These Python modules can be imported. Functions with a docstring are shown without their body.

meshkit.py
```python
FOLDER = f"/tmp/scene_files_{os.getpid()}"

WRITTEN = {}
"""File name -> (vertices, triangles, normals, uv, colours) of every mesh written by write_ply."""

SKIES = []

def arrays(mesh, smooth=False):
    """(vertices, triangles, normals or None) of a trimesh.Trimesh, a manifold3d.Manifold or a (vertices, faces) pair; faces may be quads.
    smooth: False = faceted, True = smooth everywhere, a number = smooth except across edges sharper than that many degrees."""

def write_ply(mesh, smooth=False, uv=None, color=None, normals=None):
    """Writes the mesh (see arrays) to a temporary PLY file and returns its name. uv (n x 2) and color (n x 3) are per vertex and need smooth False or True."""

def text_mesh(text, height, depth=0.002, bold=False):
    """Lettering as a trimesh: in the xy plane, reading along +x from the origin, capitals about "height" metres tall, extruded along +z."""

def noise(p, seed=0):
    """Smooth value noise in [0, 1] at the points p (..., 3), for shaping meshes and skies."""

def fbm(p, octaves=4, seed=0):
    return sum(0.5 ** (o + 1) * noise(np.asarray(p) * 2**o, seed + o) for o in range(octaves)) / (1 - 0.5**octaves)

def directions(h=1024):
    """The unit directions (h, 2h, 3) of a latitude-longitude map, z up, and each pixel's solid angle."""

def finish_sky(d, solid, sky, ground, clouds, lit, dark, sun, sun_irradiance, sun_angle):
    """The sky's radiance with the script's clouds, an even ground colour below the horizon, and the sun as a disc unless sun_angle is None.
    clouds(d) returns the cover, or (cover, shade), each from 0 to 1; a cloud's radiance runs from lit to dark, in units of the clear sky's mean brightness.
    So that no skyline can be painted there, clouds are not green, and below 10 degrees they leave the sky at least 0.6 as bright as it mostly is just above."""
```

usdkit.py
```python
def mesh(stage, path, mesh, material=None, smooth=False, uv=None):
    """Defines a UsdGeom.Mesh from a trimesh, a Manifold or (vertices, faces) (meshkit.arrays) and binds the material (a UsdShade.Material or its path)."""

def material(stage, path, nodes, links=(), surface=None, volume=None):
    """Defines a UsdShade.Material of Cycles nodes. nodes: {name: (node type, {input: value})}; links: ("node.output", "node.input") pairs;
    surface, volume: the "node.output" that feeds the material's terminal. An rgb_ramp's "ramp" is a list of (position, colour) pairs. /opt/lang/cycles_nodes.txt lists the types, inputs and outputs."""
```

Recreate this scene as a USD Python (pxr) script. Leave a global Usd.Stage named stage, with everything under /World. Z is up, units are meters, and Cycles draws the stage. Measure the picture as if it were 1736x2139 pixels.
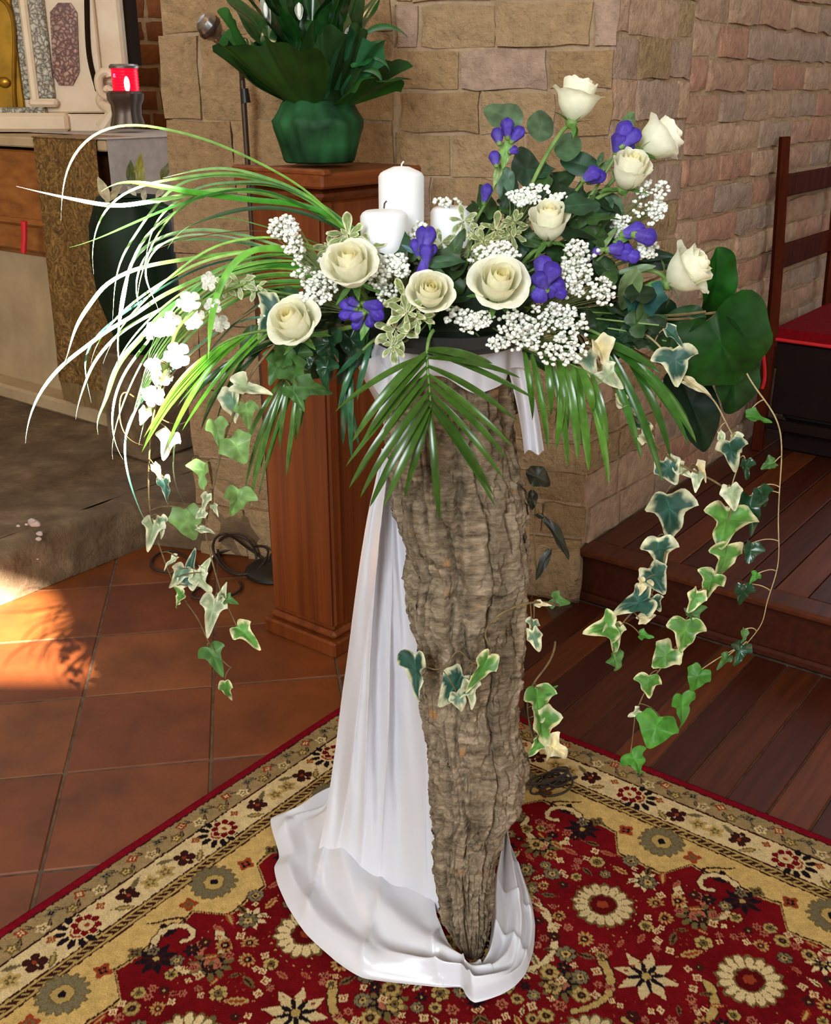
import math, random
import numpy as np, trimesh, usdkit, meshkit
from pxr import Usd, UsdGeom, UsdLux, UsdShade, Gf, Sdf, Vt

stage = Usd.Stage.CreateInMemory()
UsdGeom.SetStageUpAxis(stage, 'Z')
World = UsdGeom.Xform.Define(stage, '/World')
RNG = np.random.default_rng(7)

# ------------------------------------------------------------------ camera, sun, daylight
IMW, IMH, FPX, PITCH, CAMH = 1736, 2139, 2200.0, 21.9, 1.55
th = math.radians(PITCH)
cF = np.array([0, math.cos(th), -math.sin(th)]); cR = np.array([1.0, 0, 0]); cU = np.array([0, math.sin(th), math.cos(th)])
cC = np.array([0, 0, CAMH])
cam = UsdGeom.Camera.Define(stage, '/World/camera')
cam.AddTranslateOp().Set((0, 0, CAMH)); cam.AddRotateXOp().Set(90 - PITCH)
cam.CreateHorizontalApertureAttr(36.0); cam.CreateVerticalApertureAttr(36.0 * IMH / IMW)
cam.CreateFocalLengthAttr(36.0 * FPX / IMW); cam.CreateExposureAttr(0.22)
cam.CreateClippingRangeAttr((0.05, 100))

SUN = np.array([-0.60, 1.13, -1.05]); SUN /= np.linalg.norm(SUN)
def aim(prim, d):
    """turns a light (which shines along its -Z) to shine along d"""
    m = Gf.Matrix4d(1).SetRotate(Gf.Rotation(Gf.Vec3d(0, 0, -1), Gf.Vec3d(*map(float, d))))
    return m
sun = UsdLux.DistantLight.Define(stage, '/World/sun')
sun.CreateAngleAttr(0.6); sun.CreateIntensityAttr(170000.0); sun.CreateColorAttr((1.0, 0.95, 0.88))
sun.AddTransformOp().Set(aim(sun, SUN))
def area(name, loc, d, w, h, power, col):
    l = UsdLux.RectLight.Define(stage, '/World/' + name)
    l.CreateWidthAttr(w); l.CreateHeightAttr(h); l.CreateIntensityAttr(power); l.CreateColorAttr(col)
    m = aim(l, d); m.SetTranslateOnly(Gf.Vec3d(*loc)); l.AddTransformOp().Set(m)
area('daylight', (-1.7, -3.38, 3.4), (0, 1, -0.12), 1.7, 2.5, 22.0, (0.90, 0.96, 1.0))
area('daylight_001', (3.2, -3.38, 3.2), (0, 1, -0.12), 1.5, 2.3, 11.0, (0.92, 0.97, 1.0))
lamp = UsdLux.SphereLight.Define(stage, '/World/lamp_glow')
lamp.CreateRadiusAttr(0.10); lamp.CreateIntensityAttr(70.0); lamp.CreateColorAttr((1.0, 0.66, 0.32))
lamp.AddTranslateOp().Set((-1.35, 3.1, 3.3))
dome = UsdLux.DomeLight.Define(stage, '/World/sky'); dome.CreateIntensityAttr(0.6); dome.CreateColorAttr((0.75, 0.86, 1.0))

# ------------------------------------------------------------------ pixel helpers: a pixel with a distance is a point of the room
def ray(px, py): return cF + cR * (px - 868) / FPX + cU * (1069.5 - py) / FPX
def P(px, py, Y):
    d = ray(px, py); return cC + d * (Y / d[1])
def PZ(px, py, z=0.0):
    d = ray(px, py); return cC + d * ((z - CAMH) / d[2])
def S(px, p): return px * float((np.asarray(p) - cC) @ cF) / FPX
def proj(p):
    q = np.asarray(p, float) - cC; z = q @ cF
    return np.stack([868 + FPX * (q @ cR) / z, 1069.5 - FPX * (q @ cU) / z], -1)
def nrm(a): a = np.asarray(a, float); return a / (np.linalg.norm(a) + 1e-12)

# ------------------------------------------------------------------ prims
_used = {}
def numbered(parent, name):
    k = (parent, name); n = _used.get(k, -1) + 1; _used[k] = n
    return name if n == 0 else f'{name}_{n:03d}'
LOC = {}
def thing(name, label, cat, loc, group=None, kind=None):
    path = '/World/' + numbered('/World', name)
    x = UsdGeom.Xform.Define(stage, path); loc = np.asarray(loc, float)
    x.AddTranslateOp().Set(tuple(map(float, loc))); LOC[path] = loc
    p = x.GetPrim(); tag(p, label, cat, group, kind); return path
def tag(p, label=None, cat=None, group=None, kind=None):
    for k, v in (('label', label), ('category', cat), ('group', group), ('kind', kind)):
        if v: p.SetCustomDataByKey(k, v)
def obj(name, m, mat, parent='/World', smooth=30, tint=None, label=None, cat=None, group=None, kind=None):
    """one Mesh; points are given in world space and stored relative to the thing"""
    path = parent + '/' + numbered(parent, name)
    if isinstance(m, MB): m = m.get()
    elif hasattr(m, 'vertices'): m = (np.array(m.vertices), np.array(m.faces))
    v, f = np.asarray(m[0], float), np.asarray(m[1], int)
    loc = LOC.get(parent, np.zeros(3)); LOC[path] = loc
    g = usdkit.mesh(stage, path, (v - loc, f), mat, smooth=(True if tint is not None else smooth))
    if tint is not None:
        UsdGeom.PrimvarsAPI(g).CreatePrimvar('tint', Sdf.ValueTypeNames.Color3fArray, 'vertex').Set(Vt.Vec3fArray.FromNumpy(np.asarray(tint, np.float32)))
    tag(g.GetPrim(), label, cat, group, kind)
    return path

class MB:
    def __init__(s): s.v, s.f, s.n = [], [], 0
    def add(s, m):
        if hasattr(m, 'vertices'): m = (m.vertices, m.faces)
        v, f = np.asarray(m[0], float), np.asarray(m[1], int)
        if f.shape[1] == 4: f = np.vstack([f[:, [0, 1, 2]], f[:, [0, 2, 3]]])
        s.v.append(v); s.f.append(f + s.n); s.n += len(v); return s
    def get(s): return np.vstack(s.v), np.vstack(s.f)

def grid_faces(nu, nv, wrap=False):
    """vertex (i, j) = i * nv + j; wrap closes j"""
    i, j = np.meshgrid(np.arange(nu - 1), np.arange(nv if wrap else nv - 1), indexing='ij')
    j2 = (j + 1) % nv
    a, b, c, d = i * nv + j, i * nv + j2, (i + 1) * nv + j2, (i + 1) * nv + j
    return np.vstack([np.stack([a, b, c], -1).reshape(-1, 3), np.stack([a, c, d], -1).reshape(-1, 3)])
def spline(pts, n):
    pts = np.asarray(pts, float)
    if len(pts) == 2: return pts[0] + (pts[1] - pts[0]) * np.linspace(0, 1, n)[:, None]
    from scipy.interpolate import CubicSpline
    d = np.r_[0, np.cumsum(np.maximum(np.linalg.norm(np.diff(pts, axis=0), axis=1) ** 0.6, 1e-6))]
    return CubicSpline(d, pts)(np.linspace(0, d[-1], n))
def tube(pts, r, sides=6, cap=True):
    p = np.asarray(pts, float); n = len(p); r = np.broadcast_to(r, (n,)).astype(float)
    t = np.gradient(p, axis=0); t /= np.linalg.norm(t, axis=1, keepdims=True) + 1e-12
    up = np.array([0.13, 0.2, 0.97]); a = np.cross(t, up); bad = np.linalg.norm(a, axis=1) < 0.15
    a[bad] = np.cross(t[bad], [1.0, 0.1, 0]); a /= np.linalg.norm(a, axis=1, keepdims=True)
    for k in range(1, n):
        q = a[k - 1] - t[k] * (a[k - 1] @ t[k]); l = np.linalg.norm(q)
        if l > 1e-6: a[k] = q / l
    b = np.cross(t, a); g = np.arange(sides) * 2 * np.pi / sides
    v = p[:, None] + r[:, None, None] * (np.cos(g)[None, :, None] * a[:, None] + np.sin(g)[None, :, None] * b[:, None])
    f = grid_faces(n, sides, True); v = v.reshape(-1, 3)
    if cap:
        v = np.vstack([v, p[0], p[-1]]); c0, c1 = n * sides, n * sides + 1; k = np.arange(sides); k2 = (k + 1) % sides
        f = np.vstack([f, np.stack([np.full(sides, c0), k2, k], -1), np.stack([np.full(sides, c1), (n - 1) * sides + k, (n - 1) * sides + k2], -1)])
    return v, f
def lathe(profile, loc, sides=32, axis=None, warp=None):
    pr = np.asarray(profile, float); g = np.arange(sides) * 2 * np.pi / sides
    r = pr[:, 0][:, None] * np.ones(sides); z = pr[:, 1][:, None] * np.ones(sides)
    if warp is not None: r, z = warp(r, z, g[None, :] * np.ones_like(r))
    v = np.stack([r * np.cos(g), r * np.sin(g), z], -1)
    v = v.reshape(-1, 3)
    if axis is not None:
        w = nrm(axis); a = nrm(np.cross(w, [0.3, 0.9, 0.1])); b = np.cross(w, a); v = v @ np.stack([a, b, w])
    f = grid_faces(len(pr), sides, True)
    return v + np.asarray(loc), f[:, ::-1] if False else f
def cbox(c, size, ex=(1, 0, 0), ey=(0, 1, 0), bev=0.004):
    """a box with chamfered edges, in the frame (ex, ey, z)"""
    h = np.asarray(size, float) / 2; b = min(bev, h.min() * 0.8); pts = []
    for sx in (-1, 1):
        for sy in (-1, 1):
            for sz in (-1, 1):
                s = np.array([sx, sy, sz])
                for k in range(3):
                    q = h - b; q[k] = h[k]; pts.append(s * q)
    m = trimesh.convex.convex_hull(np.array(pts))
    ex, ey = nrm(ex), nrm(ey); ez = np.cross(ex, ey)
    return np.array(m.vertices) @ np.stack([ex, ey, ez]) + np.asarray(c, float), np.array(m.faces)
def slab(poly, z0, z1):
    """a prism over a floor polygon"""
    from shapely.geometry import Polygon
    m = trimesh.creation.extrude_polygon(Polygon(poly), z1 - z0, engine='earcut'); m.apply_translation([0, 0, z0]); return m
def blob(c, r, sub=1, sq=(1, 1, 1)):
    m = trimesh.creation.icosphere(sub, 1.0); return np.array(m.vertices) * np.asarray(sq) * r + np.asarray(c), np.array(m.faces)

# ------------------------------------------------------------------ materials
def lin(h):
    c = np.array([int(h[i:i + 2], 16) for i in (1, 3, 5)]) / 255.0
    return tuple(np.where(c <= 0.04045, c / 12.92, ((c + 0.055) / 1.055) ** 2.4))
LK = '/World/Looks/'
UsdGeom.Scope.Define(stage, '/World/Looks')
def nmat(name, stops, scale=(1, 1, 1), noise=6.0, detail=5, rough=0.6, bump=0.0, bdist=0.01, bnoise=None, spec=0.5, coat=0.0, metal=0.0, sheen=0.0, rot=0.0, trans=0.0, sss=0.0, distortion=0.0, extra=None):
    """a principled surface whose colour is a noise ramp in world space, stretched by scale after a turn about z"""
    st = [(p, lin(c) if isinstance(c, str) else c) for p, c in stops]
    nodes = {'geo': ('geometry', {}), 'turn': ('mapping', {'rotation': (0, 0, rot)}), 'map': ('mapping', {'scale': scale}),
             'n': ('noise_texture', {'scale': noise, 'detail': float(detail), 'roughness': 0.6, 'distortion': distortion}), 'r': ('rgb_ramp', {'ramp': st}),
             'p': ('principled_bsdf', {'roughness': rough, 'specular_ior_level': spec, 'coat_weight': coat, 'coat_roughness': 0.12, 'metallic': metal, 'sheen_weight': sheen})}
    links = [('geo.position', 'turn.vector'), ('turn.vector', 'map.vector'), ('map.vector', 'n.vector'), ('n.fac', 'r.fac'), ('r.color', 'p.base_color')]
    if bump:
        nodes['bn'] = ('noise_texture', {'scale': bnoise or noise * 4, 'detail': 5.0, 'roughness': 0.65}); nodes['b'] = ('bump', {'strength': bump, 'distance': bdist})
        links += [('map.vector', 'bn.vector'), ('bn.fac', 'b.height'), ('b.normal', 'p.normal')]
    surf = 'p.BSDF'
    if trans:
        nodes['t'] = ('translucent_bsdf', {}); nodes['mx'] = ('mix_closure', {'fac': trans})
        links += [('r.color', 't.color'), ('p.BSDF', 'mx.closure1'), ('t.BSDF', 'mx.closure2')]; surf = 'mx.closure'
    return usdkit.material(stage, LK + name, nodes, links, surface=surf)
def tmat(name, rough=0.5, spec=0.5, trans=0.25, bump=0.0, bnoise=300, bdist=0.002, sheen=0.0, var=0.25, vnoise=60):
    """colour from the mesh's own 'tint', with a little noise"""
    nodes = {'a': ('attribute', {'attribute': 'tint'}), 'geo': ('geometry', {}), 'n': ('noise_texture', {'scale': float(vnoise), 'detail': 3.0}),
             'r': ('rgb_ramp', {'ramp': [(0.3, (1 - var,) * 3), (0.7, (1 + var,) * 3)]}), 'm': ('mix_color', {'blend_type': 'multiply', 'fac': 1.0}),
             'p': ('principled_bsdf', {'roughness': rough, 'specular_ior_level': spec, 'sheen_weight': sheen})}
    links = [('geo.position', 'n.vector'), ('n.fac', 'r.fac'), ('a.color', 'm.a'), ('r.color', 'm.b'), ('m.result', 'p.base_color')]
    if bump:
        nodes['bn'] = ('noise_texture', {'scale': float(bnoise), 'detail': 3.0}); nodes['b'] = ('bump', {'strength': bump, 'distance': bdist})
        links += [('geo.position', 'bn.vector'), ('bn.fac', 'b.height'), ('b.normal', 'p.normal')]
    surf = 'p.BSDF'
    if trans:
        nodes['t'] = ('translucent_bsdf', {}); nodes['mx'] = ('mix_closure', {'fac': trans})
        links += [('m.result', 't.color'), ('p.BSDF', 'mx.closure1'), ('t.BSDF', 'mx.closure2')]; surf = 'mx.closure'
    return usdkit.material(stage, LK + name, nodes, links, surface=surf)
def plain(name, col, rough=0.5, **k):
    c = lin(col) if isinstance(col, str) else col
    d = {'base_color': c, 'roughness': rough}; d.update(k)
    return usdkit.material(stage, LK + name, {'p': ('principled_bsdf', d)}, surface='p.BSDF')

UA = math.atan2(0.608, 0.794)                       # the rug, lectern, altar, right wall and platform share these two directions
u = np.array([0.608, 0.794, 0.0]); v_ = np.array([-0.794, 0.608, 0.0]); ez = np.array([0, 0, 1.0])
ROTU = -math.atan2(u[1], u[0])

M = {}
STONE = ['#a18562', '#9b7e5b', '#a88c69', '#957a5a', '#a0835f']
for k, c in enumerate(STONE):
    b = np.array(lin(c)); M[f'stone{k}'] = nmat(f'stone_{k}', [(0.28, tuple(b * 0.62)), (0.43, tuple(b * 0.93)), (0.6, tuple(b * 1.06)), (0.75, tuple(b * 1.3))], noise=34, detail=9, rough=0.95, bump=1.0, bdist=0.022, bnoise=38, spec=0.1)
BRICK = ['#b29278', '#b08a72', '#a88e7a', '#b9987c', '#b0846c', '#a38a78']
for k, c in enumerate(BRICK):
    b = np.array(lin(c)); M[f'brick{k}'] = nmat(f'brick_{k}', [(0.25, tuple(b * 0.68)), (0.5, tuple(b)), (0.78, tuple(b * 1.3))], noise=24, detail=9, rough=0.95, bump=1.0, bdist=0.014, bnoise=50, spec=0.15)
RED = ['#7d4a2c', '#8a5532', '#6f4229']
for k, c in enumerate(RED):
    b = np.array(lin(c)); M[f'red{k}'] = nmat(f'red_brick_{k}', [(0.3, tuple(b * 0.7)), (0.7, tuple(b * 1.2))], noise=18, detail=7, rough=0.9, bump=0.7, bnoise=60, spec=0.15)
M['mortar'] = nmat('mortar', [(0.3, '#a08568'), (0.7, '#bca080')], noise=22, detail=8, rough=0.95, bump=0.9, bdist=0.01, bnoise=70, spec=0.1)
M['plaster'] = nmat('plaster', [(0.3, '#a8977c'), (0.7, '#b8a78c')], noise=3, rough=0.95, spec=0.1)
M['step'] = nmat('step_stone', [(0.25, '#4a3a29'), (0.5, '#665139'), (0.75, '#866f54')], noise=9, detail=9, rough=0.75, bump=1.0, bdist=0.012, bnoise=24, spec=0.3)
for k, c in enumerate(['#6a3514', '#713a16', '#643012', '#77411b']):
    b = np.array(lin(c)); M[f'tile{k}'] = nmat(f'tile_{k}', [(0.25, tuple(b * 0.5)), (0.5, tuple(b)), (0.75, tuple(b * 1.45))], noise=4.5, detail=7, rough=0.48, bump=0.2, bdist=0.004, bnoise=30, spec=0.3)
M['grout'] = nmat('grout', [(0.3, '#3c2a1e'), (0.7, '#66523f')], noise=30, rough=0.9)
for k, c in enumerate(['#451c0d', '#4e230f', '#3f190b', '#5f2d13']):
    b = np.array(lin(c)); M[f'plank{k}'] = nmat(f'plank_{k}', [(0.25, tuple(b * 0.6)), (0.5, tuple(b)), (0.8, tuple(b * 1.5))], scale=(1.2, 16, 16), noise=3, detail=7, rough=0.5, rot=ROTU, spec=0.22)
M['lectern'] = nmat('lectern_wood', [(0.25, '#4e210a'), (0.5, '#673010'), (0.8, '#7d401a')], scale=(16, 16, 0.5), noise=2.2, detail=6, rough=0.42, spec=0.3)
M['lectern_flat'] = nmat('lectern_top_wood', [(0.25, '#5a290d'), (0.5, '#6f3614'), (0.8, '#83461e')], scale=(1.0, 12, 20), noise=3, detail=6, rough=0.45, rot=ROTU, spec=0.25)
M['chair'] = nmat('chair_wood', [(0.25, '#2c1008'), (0.5, '#451a0c'), (0.8, '#562311')], scale=(8, 8, 1), noise=4, rough=0.8, spec=0.02)
M['darkwood'] = nmat('dark_wood', [(0.3, '#150b08'), (0.7, '#20120d')], noise=8, rough=0.7, spec=0.1)
M['redvelvet'] = nmat('red_velvet', [(0.3, '#5c070d'), (0.7, '#7c0c12')], noise=60, rough=0.95, spec=0.05)
M['redpipe'] = plain('red_piping', '#c3161c', 0.6)
M['candle'] = plain('candle_wax', (0.93, 0.93, 0.92), 0.45, subsurface_weight=0.35, subsurface_scale=0.01, subsurface_radius=(1.0, 0.8, 0.6))
M['wick'] = plain('wick', '#4a4038', 0.9)
M['satin'] = usdkit.material(stage, LK + 'satin', {'p': ('principled_bsdf', {'base_color': (0.73, 0.72, 0.76), 'roughness': 0.30, 'specular_ior_level': 0.75}), 't': ('translucent_bsdf', {'color': (0.7, 0.7, 0.74)}), 'mx': ('mix_closure', {'fac': 0.12}),
    'geo': ('geometry', {}), 'n': ('noise_texture', {'scale': 900.0, 'detail': 1.0}), 'b': ('bump', {'strength': 0.05, 'distance': 0.001})},
    [('geo.position', 'n.vector'), ('n.fac', 'b.height'), ('b.normal', 'p.normal'), ('p.BSDF', 'mx.closure1'), ('t.BSDF', 'mx.closure2')], surface='mx.closure')
M['leaf'] = tmat('leaf', rough=0.45, spec=0.4, trans=0.22, var=0.22, vnoise=70)
M['broad'] = tmat('broad_leaf', rough=0.5, spec=0.25, trans=0.08, var=0.35, vnoise=45)
M['gloss'] = tmat('glossy_leaf', rough=0.26, spec=0.6, trans=0.12, var=0.25, vnoise=60)
M['petal'] = tmat('petal', rough=0.6, spec=0.25, trans=0.36, var=0.06, vnoise=90)
M['violet'] = tmat('violet_petal', rough=0.55, spec=0.3, trans=0.18, var=0.25, vnoise=220)
M['stem'] = nmat('green_stem', [(0.3, '#4f7030'), (0.7, '#7c9a4c')], noise=40, rough=0.55)
M['vine'] = nmat('vine_stem', [(0.3, '#4c3a22'), (0.7, '#7d6a3e')], noise=50, rough=0.7)
M['palevine'] = nmat('pale_vine_stem', [(0.3, '#8b7a52'), (0.7, '#b3a070')], noise=50, rough=0.7)
M['bloom'] = nmat('tiny_bloom', [(0.3, '#dfe3d2'), (0.7, '#fafaf2')], noise=120, rough=0.7)
M['bloomstem'] = plain('thin_green', '#6f7f48', 0.7)
M['black'] = plain('black_metal', '#15130f', 0.45)
M['cable'] = plain('cable_rubber', '#2a1c14', 0.55)
M['chrome'] = plain('mic_grille', (0.34, 0.31, 0.29), 0.32, metallic=1.0)
M['pole'] = plain('stand_tube', '#4a3a30', 0.38, metallic=0.6)
M['tray'] = plain('tray_plastic', '#0d1110', 0.6)
M['foam'] = nmat('floral_foam', [(0.3, '#14200f'), (0.7, '#22331a')], noise=60, rough=0.95)
M['paper'] = tmat('green_paper', rough=0.6, spec=0.3, trans=0.3, var=0.15, vnoise=25)
M['gold'] = nmat('gold_cloth', [(0.32, '#3a2710'), (0.5, '#6e4f24'), (0.68, '#a37c40')], noise=20, detail=8, rough=0.5, bump=0.6, bnoise=90, bdist=0.005, distortion=3.5)
M['fringe'] = nmat('gold_fringe', [(0.3, '#5d4726'), (0.7, '#94774a')], scale=(60, 60, 3), noise=4, rough=0.7)
M['altarwood'] = nmat('altar_wood', [(0.25, '#744019'), (0.5, '#945824'), (0.8, '#ab6f34')], noise=9, detail=7, rough=0.45, scale=(1, 1, 3))
M['altarstone'] = nmat('altar_stone', [(0.3, '#a48a66'), (0.7, '#bda37d')], noise=5, rough=0.8)
M['linen'] = nmat('white_linen', [(0.3, '#a4978d'), (0.7, '#b4a89f')], noise=30, rough=0.9)
M['marble'] = nmat('cream_marble', [(0.3, '#cdb594'), (0.7, '#dccbb0')], noise=6, detail=6, rough=0.45)
M['goldmetal'] = nmat('gilt_door', [(0.3, '#7d5a14'), (0.7, '#a67c22')], noise=12, rough=0.34, metal=0.75)
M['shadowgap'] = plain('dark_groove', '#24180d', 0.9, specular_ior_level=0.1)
def veined(name, a, b, c, scale):
    return usdkit.material(stage, LK + name, {'geo': ('geometry', {}), 'w': ('noise_texture', {'scale': scale * 0.6, 'detail': 4.0}), 'mv': ('vector_math', {'math_type': 'multiply_add', 'vector2': (0.05, 0.05, 0.05)}), 'v': ('voronoi_texture', {'scale': scale, 'feature': 'distance_to_edge'}),
        'vc': ('voronoi_texture', {'scale': scale}), 'r': ('rgb_ramp', {'ramp': [(0.0, lin(a)), (0.09, lin(b)), (0.35, lin(c))]}), 'mc': ('mix_color', {'blend_type': 'multiply', 'fac': 0.45}), 'hs': ('hsv', {'saturation': 0.25}), 'p': ('principled_bsdf', {'roughness': 0.3})},
        [('w.color', 'mv.vector1'), ('geo.position', 'mv.vector3'), ('mv.vector', 'v.vector'), ('mv.vector', 'vc.vector'), ('v.distance', 'r.fac'), ('r.color', 'mc.a'), ('vc.color', 'hs.color'), ('hs.color', 'mc.b'), ('mc.result', 'p.base_color')], surface='p.BSDF')
M['inlaygrey'] = veined('grey_breccia', '#4a4034', '#938b78', '#c4beb0', 46)
M['inlayred'] = veined('red_breccia', '#3a1a12', '#7a4634', '#b0907c', 48)
M['cork'] = None
# ------------------------------------------------------------------ the room
def seen(pts, m=140):
    q = proj(pts); return bool(((q[:, 0] > -m) & (q[:, 0] < IMW + m) & (q[:, 1] > -m) & (q[:, 1] < IMH + m)).any())
def struct(name): 
    path = '/World/' + numbered('/World', name); x = UsdGeom.Xform.Define(stage, path); LOC[path] = np.zeros(3)
    x.GetPrim().SetCustomDataByKey('kind', 'structure'); return path
def sobj(name, m, mat, smooth=30): return obj(name, m, mat, smooth=smooth, kind='structure')

def block(o, d, n, w, h, proud, seed, rough, nx=6, nz=4, back=0.03, edge=0.007):
    """one stone or brick: an uneven, round-edged front and four sides. o: lower left corner on the wall plane"""
    i, j = np.meshgrid(np.linspace(0, 1, nx), np.linspace(0, 1, nz), indexing='ij')
    a, b = i * w, j * h
    p = o + a[..., None] * d + b[..., None] * ez
    e = np.minimum(np.minimum(a, w - a), np.minimum(b, h - b))
    k = meshkit.fbm(p * 11, 3, seed) - 0.5; k2 = meshkit.noise(p * 37, seed + 9) - 0.5
    off = proud + rough * (k * 1.6 + k2 * 0.7) - edge * (e < 1e-6)
    q = p + off[..., None] * n
    jit = (meshkit.noise(p * 16 + 5, seed + 3) - 0.5) * 0.018; edgej = (e < 1e-6)
    q = q + (jit * edgej)[..., None] * ez + ((meshkit.noise(p * 16 + 9, seed + 4) - 0.5) * 0.018 * edgej)[..., None] * d
    f = grid_faces(nx, nz); vs = q.reshape(-1, 3)
    ring = [k for k in range(nz)] + [r * nz + nz - 1 for r in range(1, nx)] + [(nx - 1) * nz + k for k in range(nz - 2, -1, -1)] + [r * nz for r in range(nx - 2, 0, -1)]
    bk = vs[ring] * 1.0; bk = bk - n * ((bk - o) @ n + back)[:, None]
    m, c = len(ring), len(vs); k = np.arange(m); k2_ = (k + 1) % m; r = np.array(ring)
    f = np.vstack([f[:, ::-1], np.stack([r[k], c + k2_, c + k], -1), np.stack([r[k], r[k2_], c + k2_], -1)])
    return np.vstack([vs, bk]), f

def masonry(parent, o, d, n, s0, s1, z0, z1, rows, lens, joint, mats, seed, piece, proud, rough, edge=0.007):
    rng = np.random.default_rng(seed); z, row, cnt = z0, 0, 0
    while z < z1:
        h = rng.uniform(*rows); s = s0 - rng.uniform(0, lens[1]) 
        while s < s1:
            w = rng.uniform(*lens); a0, a1 = max(s + joint / 2, s0), min(s + w - joint / 2, s1)
            if a1 - a0 > 0.03:
                hh = min(h - joint, z1 - z)
                cs = np.array([o + d * a + ez * (z + b) for a in (a0, a1) for b in (0, hh)])
                sd = int(rng.integers(1e6)); mt = mats[int(rng.integers(len(mats)))]; pr = proud + rng.uniform(-0.005, 0.006)
                if seen(cs, 60):
                    obj(piece, block(cs[0], d, n, a1 - a0, hh, pr, sd, rough, edge=edge), M[mt], parent, smooth=55); cnt += 1
            s += w
        z += h; row += 1
    return cnt

pier = np.array([0.54, 3.10, 0.0]); d1 = nrm([-0.962, 0.272, 0]); n1 = nrm([-0.272, -0.962, 0])
n2 = -v_ * 0 + np.array([-0.794, 0.608, 0.0]) * -1; n2 = np.array([0.794, -0.608, 0.0])   # the right wall runs along u and faces the camera's right
if n2 @ (cC - pier) < 0: n2 = -n2
# back wall: the rough stone pier behind the lectern
wb = struct('wall_back')
L1 = 1.365
obj('mortar', cbox(pier + d1 * (L1 / 2) - n1 * 0.17 + ez * 1.75, (L1, 0.32, 3.5), d1, np.cross(ez, d1), 0.02), M['mortar'], wb)
masonry(wb, pier, d1, n1, 0.0, 0.62, 0.0, 2.25, (0.10, 0.125), (0.16, 0.30), 0.010, ['stone0', 'stone1', 'stone2', 'stone4', 'brick2'], 11, 'stone', 0.003, 0.012, 0.004)
masonry(wb, pier, d1, n1, 0.632, L1, 0.0, 2.25, (0.17, 0.25), (0.26, 0.46), 0.005, ['stone0', 'stone1', 'stone4'], 12, 'stone', 0.004, 0.022, 0.003)
# right wall: bricks receding to the right
wr = struct('wall_right')
obj('mortar', cbox(pier + u * 2.0 - n2 * 0.158 + ez * 1.75, (4.0, 0.3, 3.5), u, np.cross(ez, u), 0.02), M['mortar'], wr)
masonry(wr, pier, u, n2, 0.004, 0.50, 0.19, 2.3, (0.10, 0.125), (0.17, 0.33), 0.010, ['brick0', 'brick2', 'brick3', 'stone0', 'stone2'], 13, 'stone', 0.002, 0.008, 0.004)
masonry(wr, pier, u, n2, 0.51, 3.4, 0.19, 2.6, (0.093, 0.103), (0.21, 0.36), 0.014, ['brick0', 'brick1', 'brick2', 'brick3', 'brick4', 'brick5'], 14, 'brick', 0.006, 0.006)
# the pier's foot: one worn block standing proud at the corner
obj('foot_stone', block(pier + d1 * 0.26 + n1 * 0.05, -d1, n1, 0.26, 0.19, 0.02, 5, 0.03, 10, 8, 0.1, 0.02), M['stone2'], wb, smooth=60)
# left wall: small red bricks behind the altar
wl = struct('wall_left'); ol = np.array([-4.2, 6.40, 0.0]); nl = np.array([0, -1.0, 0])
obj('mortar', cbox((-2.1, 6.51, 1.75), (4.3, 0.2, 3.5), bev=0.02), M['mortar'], wl)
masonry(wl, ol, np.array([1.0, 0, 0]), nl, 2.35, 4.05, 1.2, 2.3, (0.113, 0.123), (0.16, 0.26), 0.024, ['red0', 'red1', 'red2'], 15, 'brick', 0.008, 0.006)

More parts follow.
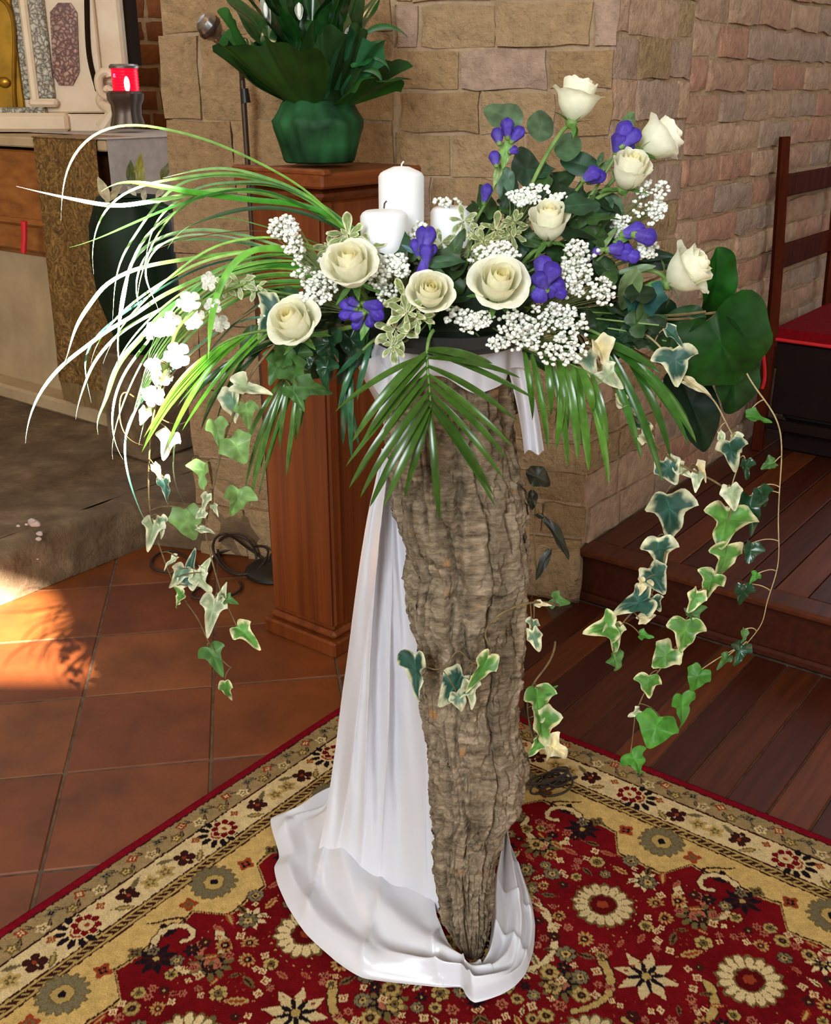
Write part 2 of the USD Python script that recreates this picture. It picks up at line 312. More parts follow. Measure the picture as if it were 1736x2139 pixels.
# the rest of the nave, behind and beside the camera, with its windows
def wall_with_hole(name, x0, x1, z1, holes):
    from shapely.geometry import box as sbox
    s = sbox(x0, 0, x1, z1)
    for hx0, hz0, hx1, hz1 in holes: s = s.difference(sbox(hx0, hz0, hx1, hz1))
    m = trimesh.creation.extrude_polygon(s, 0.10, engine='earcut'); w = np.array(m.vertices)
    sobj(name, (np.stack([w[:, 0], -3.5 - w[:, 2], w[:, 1]], -1), np.array(m.faces)), M['plaster'])
SUNHOLE = (1.20, 5.62, 2.39, 6.30)
HOLES = [(-2.6, 2.1, -0.8, 4.7), (2.4, 2.0, 4.0, 4.4), SUNHOLE]
wall_with_hole('wall_front', -4.4, 5.0, 7.0, HOLES)
for hx0, hz0, hx1, hz1 in HOLES:
    w = struct('window'); 
    fr = MB()
    for a, b in (((hx0 + hx1) / 2, hz0), ((hx0 + hx1) / 2, hz1)): fr.add(cbox((a, -3.55, b), (hx1 - hx0 + 0.06, 0.14, 0.05)))
    for a in (hx0, hx1): fr.add(cbox((a, -3.55, (hz0 + hz1) / 2), (0.05, 0.14, hz1 - hz0)))
    obj('window_frame', fr, M['plaster'], w)
sobj('wall_left_nave', cbox((-4.45, 1.5, 3.5), (0.1, 10.2, 7)), M['plaster'])
sobj('wall_right_nave', cbox((5.05, 1.5, 3.5), (0.1, 10.2, 7)), M['plaster'])
sobj('ceiling', cbox((0.3, 1.5, 7.05), (9.6, 10.4, 0.1)), M['plaster'])

# ------------------------------------------------------------------ floors
fl = struct('floor')
obj('grout', slab([(-4.4, -3.5), (5, -3.5), (5, 6.6), (-4.4, 6.6)], -0.06, -0.004), M['grout'], fl)
t_d = nrm([-0.16, 0.987, 0]); t_e = nrm([0.987, 0.16, 0]); t_o = PZ(444, 1480); t_o = t_o + t_d * (np.dot(PZ(283, 1446) - t_o, t_d)); TS = 0.352
seam = lambda q: (np.asarray(q) - pier)[..., :2] @ np.array([0.794, -0.608])          # > 0 on the side of the wooden floor
for i in range(-8, 7):
    for j in range(-5, 5):
        c = t_o + t_e * (i + 0.5) * TS + t_d * (j + 0.5) * TS
        if seam(c) > 0.02: continue
        cs = np.array([c + t_e * a * TS / 2 + t_d * b * TS / 2 for a in (-1, 1) for b in (-1, 1)])
        if not seen(cs, 500) or c[1] < 0.6: continue
        obj('tile', cbox(c - ez * (0.0105 + 0.0015 * ((i * 7 + j * 5) % 3) * 0.5), (TS - 0.006, TS - 0.006, 0.02), t_e, t_d, 0.003), M[f'tile{(i * 5 + j * 3) % 4}'], fl)
# plank floor on the right, boards along u
wf = struct('floor_wood'); PW = 0.098
for k in range(14):
    c0 = pier + n2 * 0 + np.array([0.794, -0.608, 0]) * (0.006 + PW * (k + 0.5))
    for a0, a1 in ((-2.1 + 0.31 * (k % 3), -0.02),):
        obj('plank', cbox(c0 + u * (a0 + a1) / 2 + ez * 0.0 - ez * 0.0095, (a1 - a0, PW - 0.0035, 0.02), u, v_, 0.0025), M[f'plank{(k * 3) % 4}'], wf)
# wooden platform with the chair: riser along the rug's direction, planks along u
pf = struct('platform')
vr = np.array([0.794, -0.608, 0.0])
def Q(a, b, z=0): return pier + u * a + vr * b + ez * z
obj('riser', cbox(Q(0.02, 1.2, 0.08), (0.04, 2.4, 0.16), u, vr, 0.004), M['plank2'], pf)
obj('nosing', cbox(Q(0.01, 1.2, 0.178), (0.10, 2.4, 0.026), u, vr, 0.008), M['plank1'], pf)
obj('shoe_moulding', cbox(Q(-0.008, 1.2, 0.016), (0.022, 2.4, 0.03), u, vr, 0.008), M['plank2'], pf)
for k in range(24):
    obj('plank', cbox(Q(1.06, 0.012 + PW * (k + 0.5), 0.178), (2.0, PW - 0.0035, 0.024), u, vr, 0.0025), M[f'plank{(k * 3 + 1) % 4}'], pf)
# stone step that carries the altar
A0, A1 = np.array([-1.315, 3.097, 0]), np.array([-0.976, 3.525, 0])
back = A1 - u * 3.2
n_, w_ = 90, 10
def step_mesh():
    # front face along u, with a rough top edge
    L = np.linspace(-2.4, 0.9, 190); zz = np.array([0, 0.01, 0.04, 0.08, 0.12, 0.15, 0.168, 0.178, 0.18])
    inn = np.array([0, 0, 0.002, 0.006, 0.012, 0.02, 0.034, 0.06, 0.10])
    side = v_
    p = A1 + u * L[:, None, None] + side * inn[None, :, None] + ez * zz[None, :, None]
    k = meshkit.fbm(p * 9, 5, 3) - 0.5
    p = p + side * (-k * 0.045 * np.minimum(1, zz / 0.03)[None, :])[..., None] + ez * ((meshkit.fbm(p * 6 + 3, 4, 8) - 0.5) * 0.02 * (zz > 0.15)[None, :])[..., None]
    mb = MB().add((p.reshape(-1, 3), grid_faces(len(L), len(zz))[:, ::-1]))
    # top
    b = np.linspace(0.10, 3.0, 60); t = A1 + u * np.linspace(-2.4, 3.0, 100)[:, None, None] + side * b[None, :, None] + ez * 0.18
    t = t + ez * ((meshkit.fbm(t * 5, 4, 5) - 0.5) * 0.012)[..., None]
    mb.add((t.reshape(-1, 3), grid_faces(100, 60)[:, ::-1]))
    return mb
st = struct('step'); obj('step_stone', step_mesh(), M['step'], st, smooth=60)
for k_, (x_, y_, a_) in enumerate([(128, 1116, .017), (118, 1108, .010), (146, 1140, .010), (140, 1150, .008), (96, 1112, .005), (64, 1109, .005), (130, 1190, .004)]):
    c_ = P(x_, y_, 3.10); c_ = c_ + v_ * (-np.dot(c_ - A1, v_) + 0.012); q_, g_ = blob(np.zeros(3), a_, 2, (1.2, 0.5, 0.8)); q_ = q_ * (0.7 + 0.6 * meshkit.noise(q_ * 90 + k_ * 3, 2))[:, None]
    obj('chip', (c_ + q_, g_), M['linen'], st, smooth=True)
obj('step_return', cbox(A1 + np.array([0.962, -0.272, 0]) * 0.3 + np.array([0.272, 0.962, 0]) * 0.50 + ez * 0.082, (0.72, 1.0, 0.19), (0.962, -0.272, 0), (0.272, 0.962, 0), 0.02), M['step'], st)

# ------------------------------------------------------------------ the rug: its pattern is woven as colour per knot
def rug():
    e1 = -u; e2 = vr; st_ = 0.0026; NP, NQ = 860, 720
    p = np.arange(NP) * st_; q = np.arange(NQ) * st_
    Pm, Qm = np.meshgrid(p, q, indexing='ij'); d = np.minimum(Pm, Qm)
    col = np.zeros((NP, NQ, 3))
    C = {k: np.array(lin(c)) for k, c in dict(red='#640c11', deep='#4e0a0d', cream='#bb9a5c', ivory='#c4ab7c', brown='#331613', navy='#1a1216', olive='#62522f', rust='#85361c', pink='#9c5a44', guard='#8e7650', edge='#720c1a', grey='#6c6147', tan='#a5884f').items()}
    rg = np.random.default_rng(3)
    dj = d + (meshkit.noise(np.stack([Pm * 160, Qm * 160, Pm * 0], -1), 2) - 0.5) * 0.003
    s_along = np.where(Qm < Pm, Pm, Qm)
    scal = 0.345 + 0.030 * np.abs(np.sin(s_along * np.pi / 0.37)) ** 0.7 * np.sign(0.6 - 0) 
    ph_ = ((s_along - 0.92) / 0.37 + 0.5) % 1 - 0.5
    scal = 0.262 + 0.060 * np.clip((0.24 - np.abs(ph_)) / 0.10, 0, 1) + 0.006 * np.abs(np.sin(s_along * np.pi / 0.10))
    def band(a, b, c): col[(dj >= a) & (dj < b)] = C[c]
    col[:] = C['red']
    band(0, 0.022, 'edge'); band(0.022, 0.026, 'brown'); band(0.026, 0.084, 'guard'); band(0.084, 0.089, 'brown'); band(0.089, 0.092, 'ivory'); band(0.092, 0.166, 'ivory'); band(0.166, 0.170, 'brown')
    band(0.170, 0.176, 'tan'); band(0.176, 0.190, 'brown'); band(0.190, 0.196, 'tan'); band(0.196, 0.200, 'brown')
    rope = (dj > 0.177) & (dj < 0.189) & (((s_along * 60 + d * 60) % 1) < 0.35); col[rope] = C['tan']
    m = (dj >= 0.200) & (dj < scal); col[m] = C['cream']
    m = (dj >= scal) & (dj < scal + 0.004); col[m] = C['brown']
    m = (dj >= scal + 0.004) & (dj < scal + 0.008); col[m] = C['tan']
    col *= (0.86 + 0.28 * meshkit.noise(np.stack([Pm * 90, Qm * 90, Pm * 0 + 4], -1), 6))[..., None]
    kk = meshkit.noise(np.stack([Pm * 14, Qm * 14, Pm * 0 + 1], -1), 16); f_ = (dj > scal + 0.008); col[f_] *= (0.8 + 0.4 * kk[f_])[:, None]
    def stamp(fn, cp, cq, R, rot=0.0):
        i0, i1 = max(0, int((cp - R) / st_)), min(NP, int((cp + R) / st_) + 2); j0, j1 = max(0, int((cq - R) / st_)), min(NQ, int((cq + R) / st_) + 2)
        if i0 >= i1 or j0 >= j1: return
        x, y = Pm[i0:i1, j0:j1] - cp, Qm[i0:i1, j0:j1] - cq
        c, s = math.cos(rot), math.sin(rot); X, Y = c * x + s * y, -s * x + c * y
        w = (meshkit.noise(np.stack([x * 130 + cp * 50, y * 130, x * 0], -1), 5) - 0.5) * R * 0.10
        for mask, cc in fn(X, Y, np.hypot(X, Y) + w, np.arctan2(Y, X), R): col[i0:i1, j0:j1][mask] = C[cc] * rg.uniform(0.9, 1.1)
    def both(fn, p_, q_, R, rot=0.0): stamp(fn, p_, q_, R, rot); stamp(fn, q_, p_, R, math.pi / 2 - rot)
    def rosette(n, a, b, c, e):
        def fn(X, Y, r, t, R):
            k = np.abs(np.cos(t * n / 2)) ** 0.6
            return [(r < R * (0.74 + 0.24 * k), e), (r < R * (0.64 + 0.26 * k), a), ((r < R * 0.90) & (np.abs(np.cos(t * n / 2)) < 0.16) & (r > R * 0.4), e), (r < R * 0.46, e), (r < R * 0.40, b), (r < R * 0.17, c)]
        return fn
    def star(n, a, b, c):
        def fn(X, Y, r, t, R):
            k = np.abs(((t * n / (2 * np.pi)) % 1) - 0.5) * 2
            return [(r < R * (0.55 + 0.45 * k ** 1.5), a), (r < R * (0.16 + 0.5 * (1 - k) ** 1.2), b), (r < R * 0.14, c)]
        return fn
    def flower(n, a, c):
        def fn(X, Y, r, t, R):
            k = np.cos(t * n) * 0.5 + 0.5
            return [(r < R * (0.62 + 0.38 * k), a), (r < R * 0.55 * (0.5 + 0.5 * k), c), (r < R * 0.2, a)]
        return fn
    def leaf_(a, b):
        def fn(X, Y, r, t, R):
            w = 0.34 * R * np.cos(np.clip(X / R, -1, 1) * np.pi / 2) * (1 + 0.5 * X / R) + 0.06 * R * np.sin(X / R * 16)
            return [(np.abs(Y) < w, a), ((np.abs(Y) < w * 0.4) & (np.abs(X) < R * 0.7), b)]
        return fn
    def moth(a, b):
        def fn(X, Y, r, t, R):
            lobes = np.zeros_like(r, bool)
            for cx, cy, rr in ((0.35, 0.4, .36), (0.35, -.4, .36), (-.3, .33, .3), (-.3, -.33, .3), (0.75, .0, .22), (0, 0, .3)): lobes |= np.hypot(X - cx * R, Y - cy * R) < rr * R
            return [(lobes, a), (np.hypot(X - 0.05 * R, Y) < 0.16 * R, b)]
        return fn
    def palm(a, b, c):
        def fn(X, Y, r, t, R):
            fan = (r < R * (0.8 + 0.14 * np.cos(t * 11))) & (X > -R * 0.55)
            return [(fan, a), (fan & (np.cos(t * 11) < -0.55) & (r > R * .4), b), (r < R * 0.45, b), (r < R * 0.34, c), (r < R * 0.14, a)]
        return fn
    def scroll(pts, wd, a, b, dots=True):
        c_ = spline([(x, y, 0) for x, y in pts], 60)[:, :2]
        for k_, (x, y) in enumerate(c_):
            g = wd * (0.45 + 0.75 * abs(math.sin(k_ * 0.45)) * (1 - k_ / 90)); stamp(lambda X, Y, r, t, R: [(r < R, b)], x, y, g * 1.35)
        for k_, (x, y) in enumerate(c_):
            g = wd * (0.45 + 0.75 * abs(math.sin(k_ * 0.45)) * (1 - k_ / 90)); stamp(lambda X, Y, r, t, R: [(r < R, a)], x, y, g)
    sw = lambda L: [(y, x) for x, y in L]
    # guard stripe
    k_ = 0; s = 0.03
    while s < 2.2:
        c = [('rust', 'ivory'), ('olive', 'cream'), ('grey', 'navy'), ('ivory', 'olive')][k_ % 4]
        both(flower(5 if k_ % 2 else 4, *c), s, 0.044 + 0.022 * (k_ % 2), 0.016 if k_ % 2 else 0.014, 0.5 * k_)
        both(leaf_('brown', 'grey'), s + 0.017, 0.066 - 0.022 * (k_ % 2), 0.014, 0.9 * (-1) ** k_)
        both(leaf_('grey', 'tan'), s + 0.022, 0.038, 0.010, -0.7); s += 0.034; k_ += 1
    # flower stripe and the cream border
    for n in range(-3, 5):
        s = 0.80 + 0.37 * n
        if s < 0.10: continue
        both(palm('navy', 'ivory', 'rust'), s + 0.012, 0.128, 0.052, math.pi / 2 * 0); both(rosette(8, 'red', 'ivory', 'rust', 'ivory'), s - 0.008, 0.127, 0.034)
        for sg in (-1, 1):
            both(moth('brown', 'rust'), s + sg * 0.112, 0.128, 0.030, math.pi / 2 if sg > 0 else -math.pi / 2); both(leaf_('olive', 'tan'), s + sg * 0.085, 0.150, 0.022, 0.7 * sg)
            both(flower(5, 'tan', 'olive'), s + sg * 0.165, 0.132, 0.022, 0.4); both(leaf_('grey', 'olive'), s + sg * 0.145, 0.108, 0.020, -0.5 * sg); both(flower(4, 'rust', 'tan'), s + sg * 0.058, 0.106, 0.011)
        both(rosette(16, 'grey', 'tan', 'navy', 'olive'), s + 0.125, 0.237, 0.052)
        both(flower(4, 'rust', 'navy'), s + 0.045, 0.250, 0.020, 0.4); both(flower(4, 'rust', 'olive'), s + 0.20, 0.245, 0.020, 0.9)
        both(flower(4, 'olive', 'brown'), s - 0.02, 0.262, 0.017); both(flower(5, 'grey', 'brown'), s - 0.045, 0.285, 0.014); both(moth('navy', 'rust'), s + 0.27, 0.262, 0.024, 0.8)
        scroll([(s + 0.25, 0.285), (s + 0.235, 0.262), (s + 0.262, 0.24), (s + 0.285, 0.222)], 0.0025, 'brown', 'brown')
        scroll([(y, x) for x, y in [(s + 0.25, 0.285), (s + 0.235, 0.262), (s + 0.262, 0.24), (s + 0.285, 0.222)]], 0.0025, 'brown', 'brown')
        # curling ornaments just inside the red field
        sc = [(s + 0.335, 0.315), (s + 0.315, 0.275), (s + 0.275, 0.262), (s + 0.245, 0.285), (s + 0.25, 0.315), (s + 0.275, 0.312)]
        scroll(sc, 0.0075, 'ivory', 'brown'); scroll(sw(sc), 0.0075, 'ivory', 'brown')
        sc = [(s + 0.215, 0.345), (s + 0.235, 0.385), (s + 0.275, 0.40), (s + 0.315, 0.385), (s + 0.325, 0.355)]
        scroll(sc, 0.0075, 'ivory', 'brown'); scroll(sw(sc), 0.0075, 'ivory', 'brown')
        both(star(8, 'navy', 'brown', 'tan'), s + 0.335, 0.305, 0.042, 0.2); both(flower(5, 'pink', 'red'), s + 0.27, 0.35, 0.020); both(star(8, 'ivory', 'navy', 'tan'), s + 0.15, 0.375, 0.034, 0.3)
    # field
    for (a, b) in ((0.489, 0.915), (0.497, 1.225), (0.497, 1.55), (0.80, 1.06), (0.82, 1.38), (1.10, 1.25)):
        both(rosette(16, 'ivory', 'deep', 'rust', 'olive'), a, b, 0.066)
    for (a, b) in ((0.606, 1.068), (0.62, 1.40), (0.93, 1.22), (0.72, 0.80)):
        both(star(8, 'ivory', 'navy', 'tan'), a, b, 0.062, 0.3)
    for (a, b) in ((0.40, 1.08), (0.55, 0.75), (0.41, 0.72), (0.70, 1.20), (0.72, 0.95), (0.42, 1.40)):
        both(palm('olive', 'navy', 'pink'), a, b, 0.046, 0.8)
    scr = [[(0.56, 0.78), (0.60, 0.86), (0.68, 0.90), (0.75, 0.86), (0.76, 0.78)], [(0.55, 1.16), (0.62, 1.20), (0.70, 1.16), (0.72, 1.08)], [(0.44, 0.60), (0.50, 0.66), (0.58, 0.66), (0.62, 0.60)], [(0.62, 0.98), (0.68, 1.03), (0.76, 1.0)], [(0.62, 1.30), (0.70, 1.34), (0.78, 1.28)], [(0.86, 1.10), (0.92, 1.06), (0.98, 1.10)]]
    for k_, sc in enumerate(scr):
        c = ('tan', 'brown') if k_ % 2 else ('ivory', 'brown'); scroll(sc, 0.008, *c); scroll(sw(sc), 0.008, *c)
    taken = [(0.489, .915, .08), (.497, 1.225, .08), (.606, 1.068, .07), (.8, 1.06, .08), (.62, 1.4, .07), (.82, 1.38, .08)]
    fns = [(flower(5, 'tan', 'olive'), .024), (flower(6, 'pink', 'deep'), .017), (flower(8, 'grey', 'brown'), .021), (leaf_('tan', 'rust'), .030), (leaf_('ivory', 'olive'), .024), (leaf_('rust', 'tan'), .026), (flower(4, 'ivory', 'rust'), .015), (star(6, 'navy', 'brown', 'tan'), .024), (moth('brown', 'tan'), .024), (leaf_('olive', 'brown'), .028), (leaf_('navy', 'grey'), .022)]
    vin = [[(0.36 + 0.03 * math.sin(k * 1.3 + j) + 0.10 * j, 0.42 + 0.07 * k) for k in range(16)] for j in range(8)]
    for k_, sc in enumerate(vin): scroll(sc, 0.0022, 'rust' if k_ % 2 else 'tan', 'deep'); scroll(sw(sc), 0.0022, 'rust' if k_ % 2 else 'tan', 'deep')
    T = np.zeros((6000, 3)); nT = len(taken); T[:nT] = taken
    fns = [(rosette(6, 'tan', 'olive', 'brown', 'brown'), .020), (rosette(7, 'grey', 'tan', 'brown', 'brown'), .022), (flower(6, 'pink', 'deep'), .013), (rosette(8, 'tan', 'brown', 'olive', 'olive'), .021), (leaf_('tan', 'rust'), .026), (leaf_('ivory', 'olive'), .020), (leaf_('rust', 'tan'), .022), (leaf_('pink', 'rust'), .022), (flower(4, 'ivory', 'rust'), .011), (star(6, 'navy', 'brown', 'tan'), .020), (moth('brown', 'tan'), .020), (leaf_('olive', 'brown'), .022), (palm('tan', 'rust', 'navy'), .024)]
    for _ in range(26000):
        a, b = rg.uniform(0.30, 1.5), rg.uniform(0.30, 1.75)
        if b < a - 0.02 or min(a, b) < 0.335: continue
        fn, R = fns[int(rg.integers(len(fns)))]; R *= rg.uniform(0.6, 1.05)
        if (((T[:nT, 0] - a) ** 2 + (T[:nT, 1] - b) ** 2) < (R * 0.8 + T[:nT, 2]) ** 2).any() or nT > 5990: continue
        T[nT] = (a, b, R * 0.8); nT += 1; both(fn, a, b, R, rg.uniform(0, 6.3))
    # geometry
    org = np.array([-0.048, 2.634, 0]); w = org + e1 * Pm[..., None] + e2 * Qm[..., None]
    w[..., 2] = 0.009 + 0.0016 * meshkit.noise(np.stack([Pm * 300, Qm * 300, Pm * 0], -1), 1)
    w[0, :, 2] = 0.0005; w[:, 0, 2] = 0.0005
    keep = (w[..., 1] > 1.22) & (np.abs(w[..., 0]) < 1.15)
    f = grid_faces(NP, NQ); k = keep.ravel(); f = f[k[f].all(1)]
    idx = np.cumsum(k) - 1
    return w.reshape(-1, 3)[k], idx[f], np.clip(col.reshape(-1, 3)[k], 0, 1)
M['rug'] = tmat('rug_pile', rough=1.0, spec=0.03, trans=0, bump=0.5, bnoise=500, bdist=0.003, sheen=0.0, var=0.30, vnoise=420)
rv, rf, rc = rug()
r_ = thing('rug', 'dark red oriental rug with cream floral border under the cork pedestal', 'rug', (-0.05, 1.9, 0))
obj('rug_pile', (rv, rf), M['rug'], r_, tint=rc)
# ------------------------------------------------------------------ cork bark pedestal
CY = 1.60
CORK = [(700, 800, 1078), (800, 797, 1082), (890, 799, 1085), (975, 802, 1090), (1050, 806, 1103), (1100, 812, 1108), (1160, 827, 1111), (1211, 842, 1113), (1235, 835, 1115), (1250, 834, 1110), (1303, 839, 1102), (1337, 846, 1101), (1361, 862, 1100), (1409, 868, 1100), (1510, 871, 1086), (1555, 882, 1087), (1594, 886, 1091), (1647, 889, 1105), (1700, 892, 1100), (1727, 894, 1097), (1775, 893, 1062), (1846, 898, 1038), (1900, 908, 1030), (1940, 916, 1028), (1985, 932, 1022), (2012, 946, 1014), (2030, 958, 1006)]
def cork_mesh():
    rows = []
    for y, l, r in CORK:
        a, b = P(l, y, CY), P(r, y, CY); rows.append((a[2], (a[0] + b[0]) / 2, (b[0] - a[0]) / 2))
    rows = np.array(rows)[::-1]; zmin = rows[0, 0]
    rows[:, 0] = (rows[:, 0] - zmin) * (rows[-1, 0] - 0.006) / (rows[-1, 0] - zmin) + 0.006
    nz, na = 430, 230
    z = np.linspace(rows[0, 0], rows[-1, 0], nz)
    cx, rx = np.interp(z, rows[:, 0], rows[:, 1]), np.interp(z, rows[:, 0], rows[:, 2])
    g = np.linspace(0, 2 * np.pi, na, endpoint=False); Z, G = np.meshgrid(z, g, indexing='ij')
    RX = rx[:, None] - 0.006; RY = np.minimum(0.078, RX * 0.85 + 0.006)
    base = np.stack([np.cos(G), np.sin(G)], -1)
    # plates between vertical fissures, ragged cross breaks, fine lamination
    q = np.stack([base[..., 0] * 5.2 + 7, base[..., 1] * 5.2 + 3, Z * 5.0 + 1], -1)
    warp = meshkit.fbm(q * 0.9 + 11, 3, 4)
    ridge = 1 - np.abs(2 * meshkit.noise(np.stack([base[..., 0] * 4.2 + warp * 1.2, base[..., 1] * 4.2 + warp, Z * 1.9], -1), 21) - 1)
    fiss = np.clip((ridge - 0.80) / 0.20, 0, 1) ** 0.8
    ridge2 = 1 - np.abs(2 * meshkit.noise(np.stack([base[..., 0] * 9 + warp * 2, base[..., 1] * 9, Z * 9 + warp * 3], -1), 33) - 1)
    fiss2 = np.clip((ridge2 - 0.84) / 0.16, 0, 1)
    big = meshkit.fbm(np.stack([base[..., 0] * 2.2, base[..., 1] * 2.2, Z * 7], -1), 4, 8) - 0.5
    fine = meshkit.fbm(np.stack([base[..., 0] * 13, base[..., 1] * 13, Z * 75], -1), 3, 5) - 0.5
    brk = np.clip((meshkit.fbm(np.stack([base[..., 0] * 5, base[..., 1] * 5, Z * 16], -1), 4, 15) - 0.56) / 0.1, 0, 1)
    qx, qy = base[..., 0], base[..., 1]
    rn = lambda fx, fz, w, sd: 1 - np.abs(2 * meshkit.noise(np.stack([qx * fx + warp * w, qy * fx + warp * w, Z * fz + warp * w * 0.6], -1), sd) - 1)
    f1 = np.clip((rn(2.6, 1.3, 1.1, 21) - 0.90) / 0.10, 0, 1) ** 0.7; f2 = np.clip((rn(5.5, 3.2, 1.4, 33) - 0.92) / 0.08, 0, 1) ** 0.8
    hc = np.clip((rn(3.5, 42, 1.2, 41) - 0.90) / 0.10, 0, 1) * (meshkit.noise(np.stack([qx * 5, qy * 5, Z * 14], -1), 44) > 0.45)
    plate = np.floor(4 * meshkit.fbm(np.stack([qx * 2.6 + warp, qy * 2.6, Z * 6.5 + warp * 0.7], -1), 3, 52)) / 4
    disp = big * 0.014 + fine * 0.007 - f1 * 0.016 - f2 * 0.008 - hc * 0.0035 - brk * 0.007 + (plate - 0.5) * 0.020 + 0.004
    disp = disp * np.clip(Z / 0.05, 0.3, 1)
    X = cx[:, None] + base[..., 0] * (RX + disp); Y = CY + base[..., 1] * (RY + disp)
    Y = Y - 0.035 * np.clip(1 - Z / 0.25, 0, 1)
    v = np.stack([X, Y, Z], -1); mb = MB(); f = grid_faces(nz, na, True)
    cb = np.array([cx[0], CY - 0.035, z[0]]); ct = np.array([cx[-1], CY, z[-1]]); n = nz * na; k = np.arange(na); k2 = (k + 1) % na
    f = np.vstack([f, np.stack([np.full(na, n), k2, k], -1), np.stack([np.full(na, n + 1), (nz - 1) * na + k, (nz - 1) * na + k2], -1)])
    return np.vstack([v.reshape(-1, 3), cb, ct]), f[:, ::-1]
M['cork'] = usdkit.material(stage, LK + 'cork_bark', {
    'geo': ('geometry', {}), 'm1': ('mapping', {'scale': (1, 1, 3.5)}), 'n1': ('noise_texture', {'scale': 26.0, 'detail': 8.0, 'roughness': 0.7}), 'm2': ('mapping', {'scale': (1, 1, 0.35)}), 'n2': ('noise_texture', {'scale': 16.0, 'detail': 5.0, 'roughness': 0.6}), 'n3': ('noise_texture', {'scale': 30.0, 'detail': 4.0}),
    'r1': ('rgb_ramp', {'ramp': [(0.27, lin('#3c3128')), (0.40, lin('#6c5f4d')), (0.55, lin('#92826d')), (0.74, lin('#bba88c'))]}), 'r2': ('rgb_ramp', {'ramp': [(0.36, (0.55, 0.52, 0.47)), (0.52, (1.08, 1.06, 1.02))]}), 'mm': ('mix_color', {'blend_type': 'multiply', 'fac': 0.8}),
    'r3': ('rgb_ramp', {'ramp': [(0.65, (0, 0, 0)), (0.72, (0.8, 0.8, 0.8))]}), 'mo': ('mix_color', {'b': lin('#a87a4e')}), 'p': ('principled_bsdf', {'roughness': 0.95, 'specular_ior_level': 0.1}),
    'bn': ('noise_texture', {'scale': 70.0, 'detail': 6.0, 'roughness': 0.7}), 'b': ('bump', {'strength': 0.8, 'distance': 0.005})},
    [('geo.position', 'm1.vector'), ('m1.vector', 'n1.vector'), ('geo.position', 'm2.vector'), ('m2.vector', 'n2.vector'), ('geo.position', 'n3.vector'), ('n1.fac', 'r1.fac'), ('n2.fac', 'r2.fac'), ('r1.color', 'mm.a'), ('r2.color', 'mm.b'), ('n3.fac', 'r3.fac'), ('r3.color', 'mo.fac'), ('mm.result', 'mo.a'), ('mo.result', 'p.base_color'), ('m1.vector', 'bn.vector'), ('bn.fac', 'b.height'), ('b.normal', 'p.normal')], surface='p.BSDF')
ck = thing('cork_pedestal', 'tall rough piece of cork oak bark standing upright on the rug as a pedestal', 'pedestal', (0.1, CY, 0))
obj('bark', cork_mesh(), M['cork'], ck, smooth=70)
CTOP = P(935, 712, CY)

# ------------------------------------------------------------------ white satin cloth
def ruled(left, right, n, m, fold=None):
    """a sheet between two edge curves: n rows down, m across"""
    a, b = spline(left, n), spline(right, n); s = np.linspace(0, 1, m); t = np.linspace(0, 1, n)
    v = a[:, None] * (1 - s)[None, :, None] + b[:, None] * s[None, :, None]
    if fold is not None:
        T, Sg = np.meshgrid(t, s, indexing='ij'); v = v + fold(Sg, T)
    return v.reshape(-1, 3), grid_faces(n, m)
def edge(L): return [P(x, y, Y) if Y else PZ(x, y, 0.02) for x, y, Y in L]
sc = thing('satin_cloth', 'white satin cloth falling behind the cork pedestal and pooling on the rug', 'cloth', (-0.05, 1.75, 0))
def fall_fold(s, t):
    a = 0.5 + 0.5 * t
    w = s + 0.05 * np.sin(t * 4.0)
    f3 = lambda x: 1 - 2 * np.abs(np.sin(np.pi * x)) ** 0.75
    d = 0.030 * f3(1.35 * w - 0.30 - 0.12 * t) + 0.014 * f3(2.7 * w + 0.55 * t + 0.2) + 0.006 * np.sin(2 * np.pi * (5.1 * w - 0.8 * t))
    d += 0.010 * np.exp(-((s - 0.03) / 0.05) ** 2)
    soft = 0.012 * (meshkit.fbm(np.stack([s * 5 - t * 2, t * 7, s * 0], -1), 3, 9) - 0.5)
    d = (d * a + soft) * np.minimum(1, (1 - t) * 5 + 0.25)
    return np.stack([d * 0.25, -d, -0.012 * np.sin(s * np.pi) * (t > 0.97) * 0], -1)
fl_ = edge([(800, 940, 1.68), (787, 1010, 1.69), (768, 1100, 1.71), (750, 1225, 1.74), (729, 1400, 1.78), (709, 1550, 1.81), (690, 1680, 1.83), (664, 1792, None)])
fr_ = edge([(836, 940, 1.715), (846, 1010, 1.72), (858, 1100, 1.72), (880, 1225, 1.72), (900, 1400, 1.72), (912, 1550, 1.715), (918, 1680, 1.70), (925, 1915, None)])
obj('hanging_fall', ruled(fl_, fr_, 150, 90, fall_fold), M['satin'], sc, smooth=True)
outer = [(690, 1665), (640, 1682), (600, 1700), (565, 1714), (577, 1765), (583, 1795), (573, 1815), (580, 1850), (600, 1895), (640, 1955), (700, 2010), (760, 2047), (860, 2060), (925, 2066), (962, 2066), (972, 2080), (993, 2098), (1045, 2082), (1075, 2064), (1098, 2037), (1114, 1990), (1118, 1935), (1110, 1885), (1095, 1840), (1078, 1805), (1059, 1778)]
inner = [(760, 1672), (790, 1700), (830, 1730), (860, 1750), (880, 1775), (895, 1800), (902, 1830), (905, 1860), (906, 1885), (908, 1905), (912, 1930), (922, 1955), (936, 1985), (950, 2003), (962, 2016), (970, 2024), (980, 2030), (994, 2030), (1006, 2020), (1017, 2003), (1023, 1975), (1026, 1945), (1027, 1910), (1032, 1865), (1042, 1825), (1057, 1781)]
